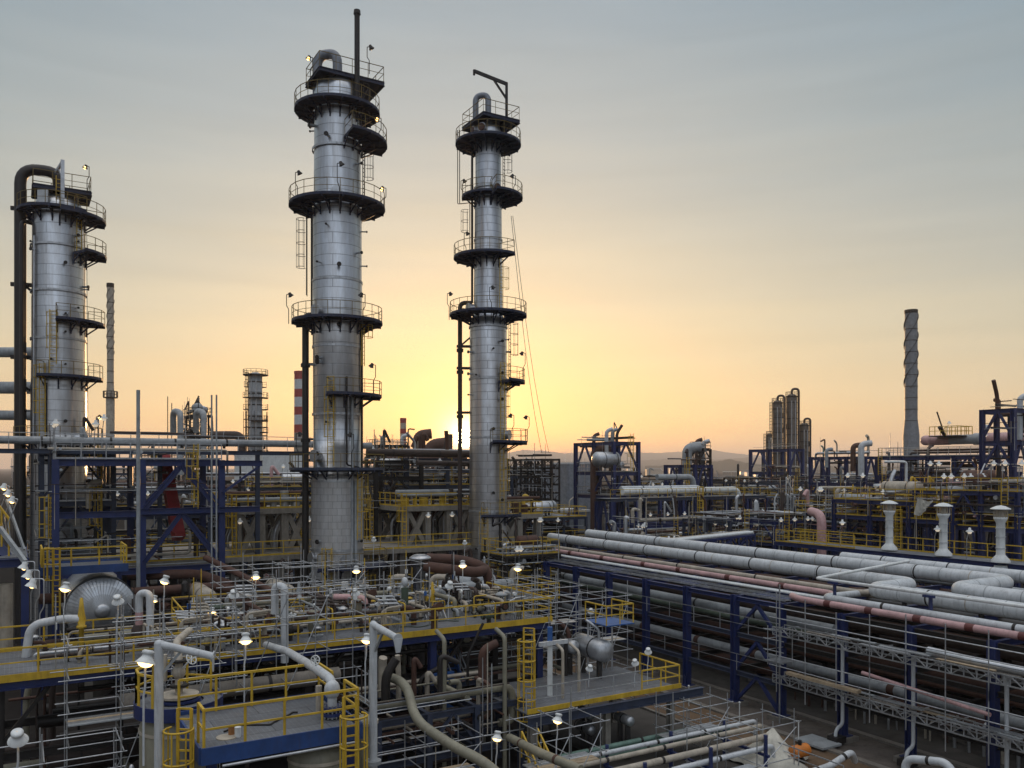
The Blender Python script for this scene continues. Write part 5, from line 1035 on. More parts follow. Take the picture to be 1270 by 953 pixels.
for k, (a0, a1, b, zz, r, m, lab) in enumerate(((20.5, 30.2, 32.6-1.2, .95, .13, 'green_pipe', 'green pipe, farther of the two green ground pipes'), (20.5, 30.6, 30.6, .95, .2, 'green_pipe', 'thick green pipe, nearer of the two green ground pipes'),
        (20, 31.4, 29.5, 1.5, .1, 'pale_grey_paint', 'pale pipe at the back of the four pale ground pipes'), (20, 31.2, 28.9, 1.45, .11, 'cream_paint', 'cream pipe, second of the pale ground pipes'), (19, 31.0, 28.2, 1.2, .15, 'cream_paint', 'thick cream pipe, third of the pale ground pipes'), (19, 30.4, 27.5, 1.0, .12, 'pale_grey_paint', 'pale pipe with white valve, nearest of the four pale ground pipes'))):
    pts = [g(a0, b, zz), g(a1, b, zz)]
    if k > 1: pts += [g(a1, b, .35), g(a1+.5, b-.2, .3)]
    run('ground_pipe', lab, 'pipe', pts, r, m, GP, 3.1, n=14, bend=.22, shoes=0)
tag(MB().gbox(20, 28.2, 26.4, 26.9, .55, .75).build('cable_trough', 'galvanised'), 'flat pale metal cable trough nearest the viewer beside the ground pipes', 'cable trough')
for a in (22.5, 26.2, 29.6):
    t = thing('pipe_support', {22.5: 'blue goalpost support under the pale ground pipes, leftmost', 26.2: 'blue goalpost support under the pale ground pipes, middle', 29.6: 'blue goalpost support under the pale ground pipes, by their elbows'}[a], 'pipe support', g(a, 28.5, 0), 'goalpost pipe supports')
    for b in (27.2, 29.8): MB().beam(g(a, b, 0), g(a, b, 1.72), .15).build('leg', 'blue_paint', t)
    MB().beam(g(a, 27, .78), g(a, 30, .78), .12).build('cross_bar', 'blue_paint', t)
c = G(955, 944, .1); t = thing('tarpaulin', 'white pitched tarpaulin tent at the bottom, left of the orange drum', 'tarpaulin', c)
top = c+Z*1.55+V((.2, .2, 0)); mb = MB(); q = random.Random(3); ring = []
for k in range(24): w = 2*math.pi*k/24; rr = 1.5+.28*math.sin(5*w)+q.uniform(-.08, .08); ring.append(c+V((rr*math.cos(w)*1.2, rr*math.sin(w), q.uniform(0, .15))))
mid = [top.lerp(e, .25)-Z*(.2+.03*math.sin(k_*2.6)) for k_, e in enumerate(ring)]; m2_ = [top.lerp(e, .6)-Z*(.3+.07*math.sin(k_*1.57)) for k_, e in enumerate(ring)]
vs_ = [top]+mid+m2_+ring; fs_ = [(0, 1+k, 1+(k+1) % 24) for k in range(24)]+[(1+24*j+k, 25+24*j+k, 25+24*j+(k+1) % 24, 1+24*j+(k+1) % 24) for j in range(2) for k in range(24)]
mb.add(vs_, fs_, True); ob = mb.build('cloth', 'tarp', t); md = ob.modifiers.new('s', 'SOLIDIFY'); md.thickness = .02
MB().cyl(V((top.x, top.y, 0)), top+Z*.25, .03, None, 6).build('pole', 'galvanised', t)
c = G(992, 948, .1)+Z*.62; t = thing('orange_drum', 'small orange drum lying right of the white tarpaulin', 'drum', c-Z*.5); MB().lathe(c, [(.01, -.47), (.27, -.45), (.3, -.4), (.3, .4), (.27, .45), (.01, .47)], 18, V((1, .35, .1))).build('shell', 'orange_paint', t)
MB().cyl(c+Z*.25, c+Z*.5, .09, None, 10).build('cap', 'dark_steel', t); MB().beam(c-Z*.3, c-Z*.62, .3, .5).build('cradle', 'dark_steel', t)
run('ground_loop', 'pale pipe loop standing at the bottom edge beside the road', 'pipe', [P(1120, 985, 35), P(1124, 941, 35), P(1176, 946, 33.5), P(1192, 985, 33)], .17, 'pale_grey_paint', None, 1.6, n=16, bend=.4)
run('ground_loop', 'pale bent pipe near the road left of the bottom loop', 'pipe', [G(1000, 960, .6), G(1030, 950, .6), G(1056, 938, .9)+Z*.2, G(1060, 944, .5)], .15, 'pale_grey_paint', None, 1.2, n=16, bend=.3)
tag(MB().gbox(34.0, 35.4, 27.6, 29.4, .14, .24).build('drain_cover', 'grey_paint'), 'rectangular grey drain cover lying across the kerb', 'drain cover')
for k, (a, b) in enumerate(((33.9, 29), (33.9, 33), (33.9, 37))): t = thing('post', {29: 'thin white marker post along the kerb, nearest', 33: 'thin white marker post along the kerb, middle', 37: 'thin white marker post along the kerb, farthest'}[b], 'post', g(a, b, 0), 'marker posts along the kerb'); MB().cyl(g(a, b, 0), g(a, b, 1.15), .03, None, 8).build('stake', 'white_paint', t); MB().ball(g(a, b, 1.2), .06).build('cap', 'white_paint', t)
tag(MB().rail([g(30.9, 24, .1), g(30.9, 41, .1)], .95, 2.4, .022).build('railing', 'galvanised'), 'thin galvanised handrail along the edge of the pipe pit', 'handrail')
# equipment in the dark bay under the platforms
for x, y, d, r, lab in ((734, 887, 41, .25, 'small silver ball-ended vessel low in the dark, upper one'), (734, 906, 40.5, .25, 'small silver ball-ended vessel low in the dark, lower one'), (782, 895, 40, .24, 'small silver ball-ended vessel low down below the platform corner')):
    c = P(x, y, d); t = thing('small_vessel', lab, 'vessel', (c.x, c.y, 0), 'small vessels under the drum platform'); drum(t, c+UB*.5, UB, 1.0, r, 'galvanised', 'shell', max(.2, c.z-r-.1))
mb = MB(); c = P(560, 870, 42); t = thing('light_blue_stair', 'bright blue inclined stair with grey handrails in the dark bay', 'stair', c); A, B = ab(c)
for s in (0, .9): MB().beam(g(A+s, B, 2.6), g(A+s+3.4*.0, B+3.2, 5.6), .08, .3).build('stringer', 'light_blue_paint', t); MB().rail([g(A+s, B, 2.7), g(A+s, B+3.2, 5.7)], 1, 1, .025).build('railing', 'galvanised', t)
mb = MB()
for k in range(12): mb.gbox(A+.04, A+.86, B+.27*k, B+.27*k+.25, 2.6+.25*k, 2.64+.25*k)
mb.build('tread', 'light_blue_paint', t)
MB().gbox(A-1.3, A-.1, B-.5, B-.3, 1.2, 3.9).build('panel', 'light_blue_paint', t)
unit('steel_frame', 'dark blue steel bay with crowded pipes under the right half of the valve deck', 'steel frame', g(13, 33), 7, 4.2, [1.6, 3.4], 4, 3, 'blue_grey_paint', .26, None, floors=[], pipes=34, vess=0, lamps=0, pal=['cream_paint', 'rust', 'dark_steel', 'beige_paint', 'dark_steel', 'rust', 'rust_steel'], seed=11, ladders=0, stubs=10)
# ---------------------------------------------------------------- left: blue frame, long pipe, slabs and tables
def fw(x, d): return XD(x, d)
unit('steel_frame', 'big blue steel frame with chevron braces below the broad left tower', 'steel frame', g(2.2, 62), 10.4, 7, [7.2, 11.1, 14.55], 3, 2, 'blue_paint', .42, 'galvanised', floors=[14.55], pipes=26, vess=0, lamps=3, pal=PAL_DARK, seed=21, ladders=2, stubs=12)
t = thing('brace_frame', 'blue chevron bracing with pale plates across the right bay of the big frame', 'bracing', g(7.2, 61.7, 7.3))
for lo, hi in ((11.15, 14.1), (7.6, 10.8)):
    m_ = g(9.85, 61.65, hi)
    for a in (7.5, 12.2): MB().ib(g(a, 61.65, lo), m_, .22, .3).build('brace', 'blue_paint', t)
MB().ib(g(7.2, 61.7, 11.0), g(15.2, 61.7, 11.0), .3, .4).build('long_beam', 'blue_paint', t); MB().ib(g(12.5, 61.7, 14.3), g(15.4, 61.7, 14.3), .3, .4).build('cantilever_beam', 'blue_paint', t); MB().beam(g(12.6, 61.7, 12.2), g(15.2, 61.7, 14.1), .16).build('brace', 'blue_paint', t)
tag(MB().beam(P(203, 568, 63.5), P(222, 668, 61), .75, .8).beam(P(203, 568, 63.3)+Z*.43, P(222, 668, 60.8)+Z*.43, .85, .05).build('inclined_chute', 'red_paint'), 'bright red inclined chute behind the blue chevron braces', 'chute')
p = fw(171.5, 54); run('vent_pole', 'tall thin grey vent pole standing before the big blue frame', 'pole', [p, p+Z*(EYE+(HY-484)/FPX*54)], .12, 'grey_paint', None, 0)
for x, y, lab in ((262.5, 490, 'thin dark pole right of the blue frame, left of a near pair'), (268.5, 490, 'thin dark pole right of the blue frame, right of a near pair')):
    p = fw(x, 58); run('slim_pole', lab, 'pole', [p, p+Z*(EYE+(HY-y)/FPX*58)], .06, 'grey_paint', 'slim poles', 0, n=8)
run('bridge_pipe', 'long grey pipe on the skyline crossing from the left edge behind the tall tower', 'pipe', [g(-6, 65.5, 15.85), g(19, 65.5, 15.85), g(25.5, 66.2, 15.8)], .27, 'grey_paint', None, 4.3, shoes=3, n=18)
run('bridge_pipe', 'slim brown pipe just above the long grey skyline pipe at left', 'pipe', [g(6, 69, 16.6), g(10.5, 69, 16.6), g(13, 69, 16.4)], .12, 'rust_steel', None, 0)
t = thing('pipe_bridge', 'grey pipe bridge girder carrying the long skyline pipe at left', 'pipe bridge', g(6, 65.5, 15))
for b in (65.1, 66): MB().ib(g(-6, b, 15.1), g(20, b, 15.1), .2, .3).build('girder', 'blue_grey_paint', t)
MB().rail([g(-6, 65, 15.25), g(20, 65, 15.25)], 1.1, 1.9, .022).build('railing', 'galvanised', t)
for a in (-5, 2, 9, 16): MB().ib(g(a, 65.6, 0), g(a, 65.6, 15), .3).build('column', 'blue_grey_paint', t)
unit('process_unit', 'crowded grey steelwork at the left edge beneath the broad tower', 'process unit', fw(52, 58), 4.5, 11, [7.8, 11.6, 15.2], 2, 4, 'blue_grey_paint', .3, 'galvanised', pipes=26, vess=2, lamps=2, seed=31, stubs=14, ladders=2)
# near left edge: blue bay, stair, bracket lamps
t = thing('blue_bay', 'blue steel bay with slanting grey stringer at the left picture edge', 'steel frame', g(-3.4, 48)); A, B = ab(fw(31, 41.5)); 
MB().ib(g(A, B, 0), g(A, B, 9.5), .34).build('column', 'blue_paint', t); MB().ib(g(A, B+.2, 9.3), g(A, B+7, 9.3), .28, .4).build('beam', 'blue_paint', t); MB().ib(g(A-5, B, 9.3), g(A-.2, B, 9.3), .28, .4).build('beam', 'blue_paint', t)
MB().gbox(A-4, A+.1, B+.1, B+6, 9.5, 9.56).build('floor', 'grating', t); MB().ib(g(A-4, B, 0), g(A-4, B, 9.1), .34).build('column', 'blue_paint', t)
MB().tube([g(A-.8, B+.8, 3), g(A-.8, B+.8, 8.2)], .3, 14).build('standpipe', 'cream_paint', t); MB().tube([g(A-1.6, B+1.2, 3), g(A-1.6, B+1.2, 8.2)], .24, 14).build('standpipe', 'cream_paint', t)
MB().beam(P(0, 655, 41), P(31, 697, 40), .16, .22).build('stringer', 'grey_paint', t); MB().beam(P(8, 620, 43), P(30, 682, 42), .1, .14).build('stringer', 'grey_paint', t)
t = thing('yellow_stair', 'yellow railed stair descending at the left edge, blue treads', 'stair', P(6, 680, 42)); 
for dd in (0, .9): MB().rail([P(-16, 655, 42+dd), P(11, 690, 42+dd)], 1.9, .55, .035).build('railing', 'yellow_paint', t)
MB().beam(P(-16, 660, 42.4), P(11, 694, 42.4), .9, .1).build('flight', 'blue_paint', t)
for k in range(3):
    p = P(5+5*k, 603+8*k, 44-1.2*k); lab = ('leftmost of three bracket lamps at the left edge', 'middle of three bracket lamps at the left edge', 'rightmost of three bracket lamps at the left edge')[k]
    t = thing('bracket_lamp', lab, 'lamp', p, 'bracket lamps at the left edge'); MB().tube([p-Z*2.6, p-Z*1.2+V((-.2, 0, 0)), p+V((.3, 0, 0)), p], .03, 6, .1).build('pole', 'galvanised', t); MB().lathe(p, [(.2, -.16), (.17, -.08), (.1, .03), (.1, .13), (.01, .15)], 16, V((.2, .2, 1))).build('lamp_shade', 'white_paint', t); MB().ball(p-Z*.13, .1).build('lamp_glass', 'lamp_glass', t)
for k in range(3):
    p = P(30+5*k, 702+11*k, 40-2*k); lab = ('farthest of three stacked white lamps beside the blue column', 'middle of three stacked white lamps beside the blue column', 'nearest of three stacked white lamps beside the blue column')[k]
    t = thing('bracket_lamp', lab, 'lamp', p, 'stacked lamps beside the blue column'); MB().tube([p+V((.32, 0, -2.6)), p+V((.32, 0, -1.3)), p+V((.5, 0, -1.0)), p+V((.5, 0, .2)), p+Z*.2], .03, 6, .1).build('pole', 'galvanised', t); MB().lathe(p, [(.25, -.16), (.2, -.06), (.13, .05), (.13, .2), (.01, .22)], 16, V((.25, .25, 1))).build('lamp_shade', 'white_paint', t); MB().ball(p-Z*.1, .11).build('lamp_glass', 'lamp_glass', t)
# raised concrete slab with yellow rails behind the towers, tables on raked legs
t = thing('raised_slab', 'long raised concrete slab with yellow railings running behind the tall tower', 'slab', g(20, 66, 0))
MB().gbox(6.5, 35, 64, 78, 6.95, 7.3).build('slab', 'pale_concrete', t); MB().rail([g(6.6, 64.1, 7.3), g(34.9, 64.1, 7.3)], 1.1, 1.6, .035, .14).build('railing', 'yellow_paint', t)
for k in range(9):
    for b in (64.6, 71): MB().gbox(7+3.4*k, 7.6+3.4*k, b, b+.6, 0, 6.95).build('column', 'concrete', t)
def table(lab, a0, a1, b0, b1, z0, z1, n, seed):
    t = thing('concrete_table', lab, 'concrete structure', g(a0, b0, z0)); MB().gbox(a0, a1, b0, b1, z1-.4, z1).build('top', 'pale_concrete', t)
    for i in range(n):
        a = a0+.3+(a1-a0-.9)*i/(n-1)
        for b in (b0+.2, b1-.8):
            MB().gbox(a, a+.55, b, b+.55, z0, z1-.4).build('leg', 'pale_concrete', t)
            if i < n-1 and i % 2 == 0:
                w = (a1-a0-.9)/(n-1); MB().beam(g(a+.6, b+.27, z0), g(a+w, b+.27, z1-.5), .4, .42).build('raked_leg', 'pale_concrete', t); MB().beam(g(a+w, b+.3, z0), g(a+.6, b+.3, z1-.5), .38, .38).build('raked_leg', 'pale_concrete', t)
    MB().rail([g(a0, b1, z1), g(a0+.05, b0+.05, z1), g(a1-.05, b0+.05, z1), g(a1, b1, z1)], 1.15, 1.3, .04, .14).build('railing', 'yellow_paint', t)
    q = random.Random(seed)
    for k in range(int((a1-a0)*1.1)):
        a = a0+.8+k*.9; MB().cyl(g(a, b0+1, z1), g(a, b0+1, z1+q.uniform(.5, 1.6)), q.uniform(.12, .4), None, 12).build('machine', q.choice(('rust', 'yellow_paint', 'galvanised', 'rust_steel', 'cream_paint')), t)
    for k in range(4): z = z1+q.uniform(.3, 1.6); MB().tube([g(a0, b0+.6+k*.5, z), g(a1, b0+.6+k*.5, z)], q.choice((.08, .14, .2)), 8).build('pipe', q.choice(('rust', 'grey_paint', 'cream_paint')), t)
    for k in range(2): small_lamp(t, g(q.uniform(a0, a1), b0, z0), 2.6)
    for k in range(8):
        a, b = q.uniform(a0, a1), q.uniform(b0+1, b1); MB().tube([g(a, b, z0), g(a, b, z0+q.uniform(.8, 2.6)), g(a+.8, b, z0+2.7)], q.choice((.08, .15, .3)), 8).build('pipe', q.choice(('rust', 'rust_steel', 'galvanised')), t)
    MB().ladder(g(a0+.2, b0-.3), z0, z1+1.1, -120, r=.03).build('ladder', 'yellow_paint', t)
table('concrete table on raked legs with yellow rails, left of the tall tower', 14.2, 20.6, 66.5, 74, 7.3, 10.75, 4, 4)
table('concrete table on raked legs with yellow rails, between the two tall towers', 28.4, 35.6, 66.8, 74, 7.3, 10.6, 4, 8)
table('concrete table with yellow rails partly hidden behind the slim tower', 38, 43, 67, 73, 6.5, 9.6, 3, 9)
def bloc(name, lab, cat, p, la, lb, h, m):
    A, B = ab(p); t = thing(name, lab, cat, (p.x, p.y, 0)); MB().gbox(A, A+la, B, B+lb, 0, h).build('wall', m, t); MB().gbox(A-.15, A+la+.15, B-.15, B+lb+.15, h, h+.35).build('roof_edge', 'pale_grey_paint', t)
    mb = MB(); n = int(la/2)
    for k in range(n): mb.gbox(A+.3+2*k, A+.38+2*k, B-.06, B, .1, h-.05)
    n2 = int(lb/2)
    for k in range(n2): mb.gbox(A-.06, A, B+.3+2*k, B+.38+2*k, .1, h-.05)
    mb.build('cladding_rib', m, t); return t
# ---- centre, between the two tall towers
unit('steel_frame', 'reddish steel frame full of pipes between the two tall towers', 'steel frame', fw(504, 79), 8.5, 6.5, [12.3, 13.9, 14.9], 3, 3, 'blue_grey_paint', .4, 'yellow_paint', floors=[12.3], pipes=36, vess=2, lamps=2, seed=41, pal=['rust', 'rust_steel', 'dark_steel', 'rust', 'cream_paint', 'galvanised'], stubs=14, ladders=2, base=7.3)
unit('steel_frame', 'dark braced frame right behind the tall tower', 'steel frame', fw(466, 76), 4.5, 4.5, [10.2, 13.2, 14.7], 2, 2, 'dark_steel', .34, None, floors=[13.4], pipes=18, vess=1, lamps=1, seed=42, stubs=8, base=0)
run('bridge_pipe', 'fat horizontal pipe at skyline height running to the slim tower', 'pipe', [g(26, 68.5, 15.3), g(38, 68.5, 15.2)], .33, 'rust_steel', None, 4, n=16); run('bridge_pipe', 'second horizontal pipe below the skyline pipe, left of the slim tower', 'pipe', [g(30.2, 67.5, 14.4), g(37.6, 67.5, 14.3)], .24, 'rust_steel', None, 4, n=16)
unit('process_unit', 'far silhouetted unit on the skyline just right of the tall tower', 'process unit', fw(468, 150), 6, 5, [13, 16, 18.0], 2, 2, 'dark_steel', .35, 'dark_steel', pipes=20, vess=2, lamps=0, seed=43, stubs=10, gooses=3)
unit('process_unit', 'far silhouetted unit on the skyline left of the sun', 'process unit', fw(520, 150), 9, 6, [13.5, 16.0], 3, 2, 'rust_steel', .35, 'dark_steel', pipes=24, vess=1, lamps=0, seed=44, stubs=16, gooses=2)
def goose(lab, x, d, y0, y1, r, m, dx=1): 
    p = fw(x, d); h = EYE+(HY-y0)/FPX*d; run('vent_gooseneck', lab, 'vent', [p+Z*(EYE+(HY-y1)/FPX*d), p+Z*h, p+V((dx*r*3.4, 0, h+r*.3))], r, m, 'gooseneck vents', 0, n=14, bend=r*3)
goose('dark rounded vent hood on the skyline left of the sun', 533, 140, 553, 575, 1.1, 'rust', .8); goose('smoking dark vent hood right of the striped chimney on the skyline', 518, 150, 540, 575, .9, 'rust', .8)
def chimney(lab, x, d, y0, w, bands, top='red_paint', m='concrete', plat=None, taper=1.1, name='chimney'):
    p = fw(x, d); r = w*d/FPX/2; H = EYE+(HY-y0)/FPX*d; t = thing(name, lab, 'chimney', p); bh = 16*d/FPX*.62 if False else None
    if bands:
        n = len(bands); z1 = H
        for hpx, mm in bands:
            z0 = max(0, z1-hpx*d/FPX); MB().cyl(p+Z*z0, p+Z*z1, r*(1+(taper-1)*(1-z0/H)), r*(1+(taper-1)*(1-z1/H)), 24, z1 == H).build('painted_band', mm, t); z1 = z0
    else: MB().cyl(p, p+Z*H, r*taper, r, 24).build('shaft', m, t)
    MB().cyl(p+Z*(H-.8), p+Z*(H+.05), r*1.05, r*1.05, 24).build('rim', 'dark_steel' if not bands else 'red_paint', t); return t, p, r, H
sb = []
for k in range(4): sb += [(10, 'red_paint'), (12, 'pale_grey_paint')]
chimney('big red and white banded chimney partly behind the tall tower', 373, 280, 461, 15.5, sb[:-1]+[(200, 'pale_concrete')])
chimney('thin red and grey banded chimney on the skyline between the towers', 500, 300, 519, 7.6, [(6, 'red_paint'), (7, 'cream_paint'), (6, 'red_paint'), (7, 'cream_paint'), (6, 'red_paint'), (120, 'rust')])
chimney('short dark stack standing right beside the sun', 558, 200, 539, 6.5, None, m='rust')
# spiral straked stacks
def straked(lab, x, d, y0, ys, w, m, flare):
    t, p, r, H = chimney(lab, x, d, y0, w, None, m=m, taper=1.0, name='straked_stack'); z1 = EYE+(HY-ys)/FPX*d
    for s in range(3):
        mb = MB(); n = 90; 
        for k in range(n):
            w0, w1 = (2*math.pi*(k/n*(H-z1)/(r*9.5)+s/3) for k in (k, k+1)); za, zb = z1+(H-z1)*k/n, z1+(H-z1)*(k+1)/n
            e = lambda q, rr, zz: p+V((rr*math.cos(q), rr*math.sin(q), zz)); th = .07
            mb.add([e(w0, r*.98, za), e(w0, r*1.13, za), e(w1, r*1.13, zb), e(w1, r*.98, zb), e(w0, r*.98, za+th), e(w0, r*1.16, za+th), e(w1, r*1.16, zb+th), e(w1, r*.98, zb+th)], [(0, 1, 2, 3), (7, 6, 5, 4), (0, 4, 5, 1), (1, 5, 6, 2), (2, 6, 7, 3)])
        mb.build('spiral_strake', 'dark_steel', t)
    MB().lathe(p, [(r*1.28, 0), (r*1.28, EYE+(HY-flare)/FPX*d), (r*1.003, EYE+(HY-flare+20)/FPX*d)], 28).build('flared_base', m, t)
    z = z1
    k = 0
    while z < H+40 and k < 12:
        zz = EYE+(HY-(y0+24+14.2*k))/FPX*d; MB().lathe(p+Z*zz, [(r, 0), (r*1.05, 0), (r*1.05, .12), (r, .12)], 28, smooth=False).build('flange_ring', 'dark_steel', t); k += 1
        if zz < 16: break
    return t, p, r
straked('tall grey stack with spiral strakes at the upper half, right side', 1130, 200, 385, 482, 14.8, 'stack_grey', 540)
t, p, r = straked('thin pale stack with spiral strakes right of the broad left tower', 137, 170, 352, 440, 8, 'cream_paint', 495)
MB().sector(p+Z*(EYE+(HY-493)/FPX*170), r, r*2.1, 0, 360, .15, 20).build('platform', 'dark_steel', t); MB().rail([p+V((r*2.05*math.cos(w*.524), r*2.05*math.sin(w*.524), EYE+(HY-493)/FPX*170)) for w in range(13)], 1.2, 1, .05).build('railing', 'dark_steel', t)
# far columns
def far_col(lab, x, d, y0, w, m, plats, group=None, seed=0, loop=True, wide=1.7):
    q = random.Random(seed); p = fw(x, d); r = w*d/FPX/2; H = EYE+(HY-y0)/FPX*d; t = thing('far_column', lab, 'process column', p, group)
    MB().lathe(p, [(r, 0), (r, H-r*.5), (r*.8, H-r*.2), (r*.4, H), (.01, H)], 24).build('shell', m, t)
    for k in range(plats):
        z = H-.6-(H-12)*k/plats; a0 = q.uniform(-180, 60); sp = 360 if k == 0 else q.uniform(120, 220)
        MB().sector(p+Z*z, r, r*wide, a0, a0+sp, .2).build('platform', 'dark_steel', t); n = max(3, int(sp/24))
        MB().rail([p+V((r*wide*.98*math.cos(R(a0+sp*i/n)), r*wide*.98*math.sin(R(a0+sp*i/n)), z)) for i in range(n+1)], 1.2, 1.3, .04).build('railing', 'dark_steel', t)
        MB().lathe(p+Z*(z-2), [(r, 0), (r*1.04, 0), (r*1.04, .3), (r, .3)], 24, smooth=False).build('stiffening_ring', 'dark_steel', t)
    if loop: MB().tube([p+Z*(H-.3), p+Z*(H+r*1.0), p+V((r*1.25, -r*.3, H+r*1.0)), p+V((r*1.25, -r*.3, 6))], r*.24, 10, r*.6).build('overhead_pipe', 'rust_steel', t)
    for an in (-110, -70): MB().tube([p+V((r*1.08*math.cos(R(an)), r*1.08*math.sin(R(an)), H-2)), p+V((r*1.08*math.cos(R(an)), r*1.08*math.sin(R(an)), 4))], r*.1, 6).build('riser_pipe', 'galvanised', t)
    MB().ladder(p+V((-r*1.15, 0, 0)), 6, H, 180, r=.04).build('ladder', 'dark_steel', t); return t
far_col('grey column ringed with small platforms on the skyline, left of banded chimney', 317, 210, 462, 16, 'grey_paint', 9, seed=2, loop=False, wide=1.9)
sc_t = scaff('scaffold', 'dense scaffold wrapped round the lower part of the far ringed column', 0, 1, 0, 1, 0, 1, 2, 2, 2, 0, False)
for c in list(sc_t.children): bpy.data.objects.remove(c)
ORG[sc_t] = V(fw(317, 206)); sc_t.location = fw(317, 206); p = fw(317, 210)
for k in range(9):
    w = 2*math.pi*k/9; MB().cyl(p+V((2.9*math.cos(w), 2.9*math.sin(w), 4)), p+V((2.9*math.cos(w), 2.9*math.sin(w), 28)), .07, None, 5).build('standard', 'dark_steel', sc_t)
for k in range(11): MB().torus(p+Z*(6+2*k), Z, 2.9, .07, 14, 4).build('ledger', 'dark_steel', sc_t)
G3 = 'cluster of four far brown columns'
for x, y, w, lab, s in ((954, 538, 6.5, 'shortest thin column at the left of the brown far cluster', 3), (964.5, 497, 12, 'tall column left of the tallest in the brown far cluster', 4), (982, 489, 12.6, 'tallest column of the brown far cluster', 5), (997.5, 525, 11, 'short column at the right of the brown far cluster', 6)):
    far_col(lab, x, 230+s*2, y, w, 'old_cladding', 5, G3, s, s != 3, 1.16)
# scaffolded exchanger stack left of the tall tower on the skyline
t = unit('exchanger_stack', 'scaffold-wrapped exchanger stack on the skyline with two looped grey pipes', 'process unit', fw(236, 120), 3.0, 6, [13.5, 16, 18.5, 21.5], 3, 3, 'dark_steel', .2, 'dark_steel', pipes=40, vess=5, lamps=0, seed=51, stubs=16, ladders=1, vr=.8, pal=['dark_steel', 'rust_steel', 'grey_paint', 'dark_steel'])
for x in (224, 253): p = fw(x, 114); MB().tube([p+Z*13, p+Z*21.5, p+V((-1.6, 1.5, 21.8)), p+V((-2.2, 3, 19))], .42, 14, .9).build('looped_pipe', 'grey_paint', t)
for x, y in ((208, 492), (213, 500), (246, 494)): p = fw(x, 118); MB().cyl(p+Z*12, p+Z*(EYE+(HY-y)/FPX*118), .06, None, 5).build('standard', 'dark_steel', t)
run('bridge_pipe', 'brown elbowed pipe beside the exchanger stack on the skyline', 'pipe', [P(262, 540, 112), P(300, 540, 112), P(300, 560, 112)], .55, 'rust_steel', None, 3)
unit('process_unit', 'low skyline piping just right of the thin straked stack', 'process unit', fw(176, 120), 5, 7, [12, 15.2], 2, 3, 'dark_steel', .25, 'dark_steel', pipes=20, vess=1, lamps=0, seed=52, stubs=8)
p = fw(322, 150); t = thing('storage_tank', 'white flat-topped storage tank behind the frame, left of the tall tower', 'storage tank', p); MB().lathe(p, [(4.3, 0), (4.3, 16.0), (4.38, 16.0), (4.38, 16.2), (.01, 16.5)], 36, smooth=False).build('shell', 'white_paint', t)
p = fw(322, 138); MB().gbox(*(lambda A, B: (A, A+7.5, B-2, B+.2))(*ab(p)), 11.8, 16.0).build('side_panel', 'white_paint', t)
unit('process_unit', 'low equipment with white drums between the white tank and concrete table', 'process unit', fw(320, 92), 12, 6, [9.2, 11.8], 4, 2, 'blue_grey_paint', .26, 'yellow_paint', pipes=26, vess=5, lamps=3, seed=53, pal=PAL_MIX, stubs=10, ladders=1)
bloc('clad_building', 'long pale walled building seen through the blue steel frame', 'building', fw(165, 100), 17, 9, 11.2, 'pale_concrete')
for x, d, la, lb, zs, s, lab in ((18, 120, 9, 14, [7, 10, 13.4], 211, 'dense far unit behind the far left tower pipes'), (95, 140, 14, 12, [7, 10, 13], 212, 'dense far unit between the broad left tower and thin straked stack'), (250, 98, 13, 8, [7, 10, 12.4], 201, 'dense grey unit seen through the right bay of the blue frame'), (130, 84, 10, 6, [6, 9, 11.6], 202, 'dense grey unit seen through the left bay of the blue frame'), (430, 105, 14, 8, [7.5, 10.5, 13], 203, 'dense far unit behind the tall tower'), (560, 112, 14, 8, [7, 10, 12.8], 204, 'dense far unit low behind the slim tower'),
    (850, 145, 16, 12, [7, 10, 11.8], 205, 'dense far unit below the grey gooseneck stack'), (940, 132, 15, 12, [6.5, 9.5, 11.6], 206, 'dense far unit below the brown column cluster'), (1030, 140, 18, 12, [7, 10, 12], 207, 'dense far unit below the wide blue portal frame'), (1110, 125, 16, 12, [6.5, 9.5, 12], 208, 'dense far unit at the foot of the straked grey stack'), (1215, 125, 18, 14, [7, 10, 13], 209, 'dense far unit behind the pinkish duct frame'), (790, 132, 14, 11, [6.5, 9, 11], 210, 'dense far unit behind the tall dark blue frame')):
    unit('process_unit', lab, 'process unit', fw(x, d), la, lb, zs, 4, 3, 'dark_steel' if s % 2 else 'blue_grey_paint', .3, 'yellow_paint' if s % 3 else 'galvanised', pipes=46, vess=4, lamps=5, seed=s, pal=PAL_DARK+['rust', 'dark_steel', 'galvanised', 'pale_grey_paint'], stubs=22, ladders=2, floors=zs[:2], thin=24)
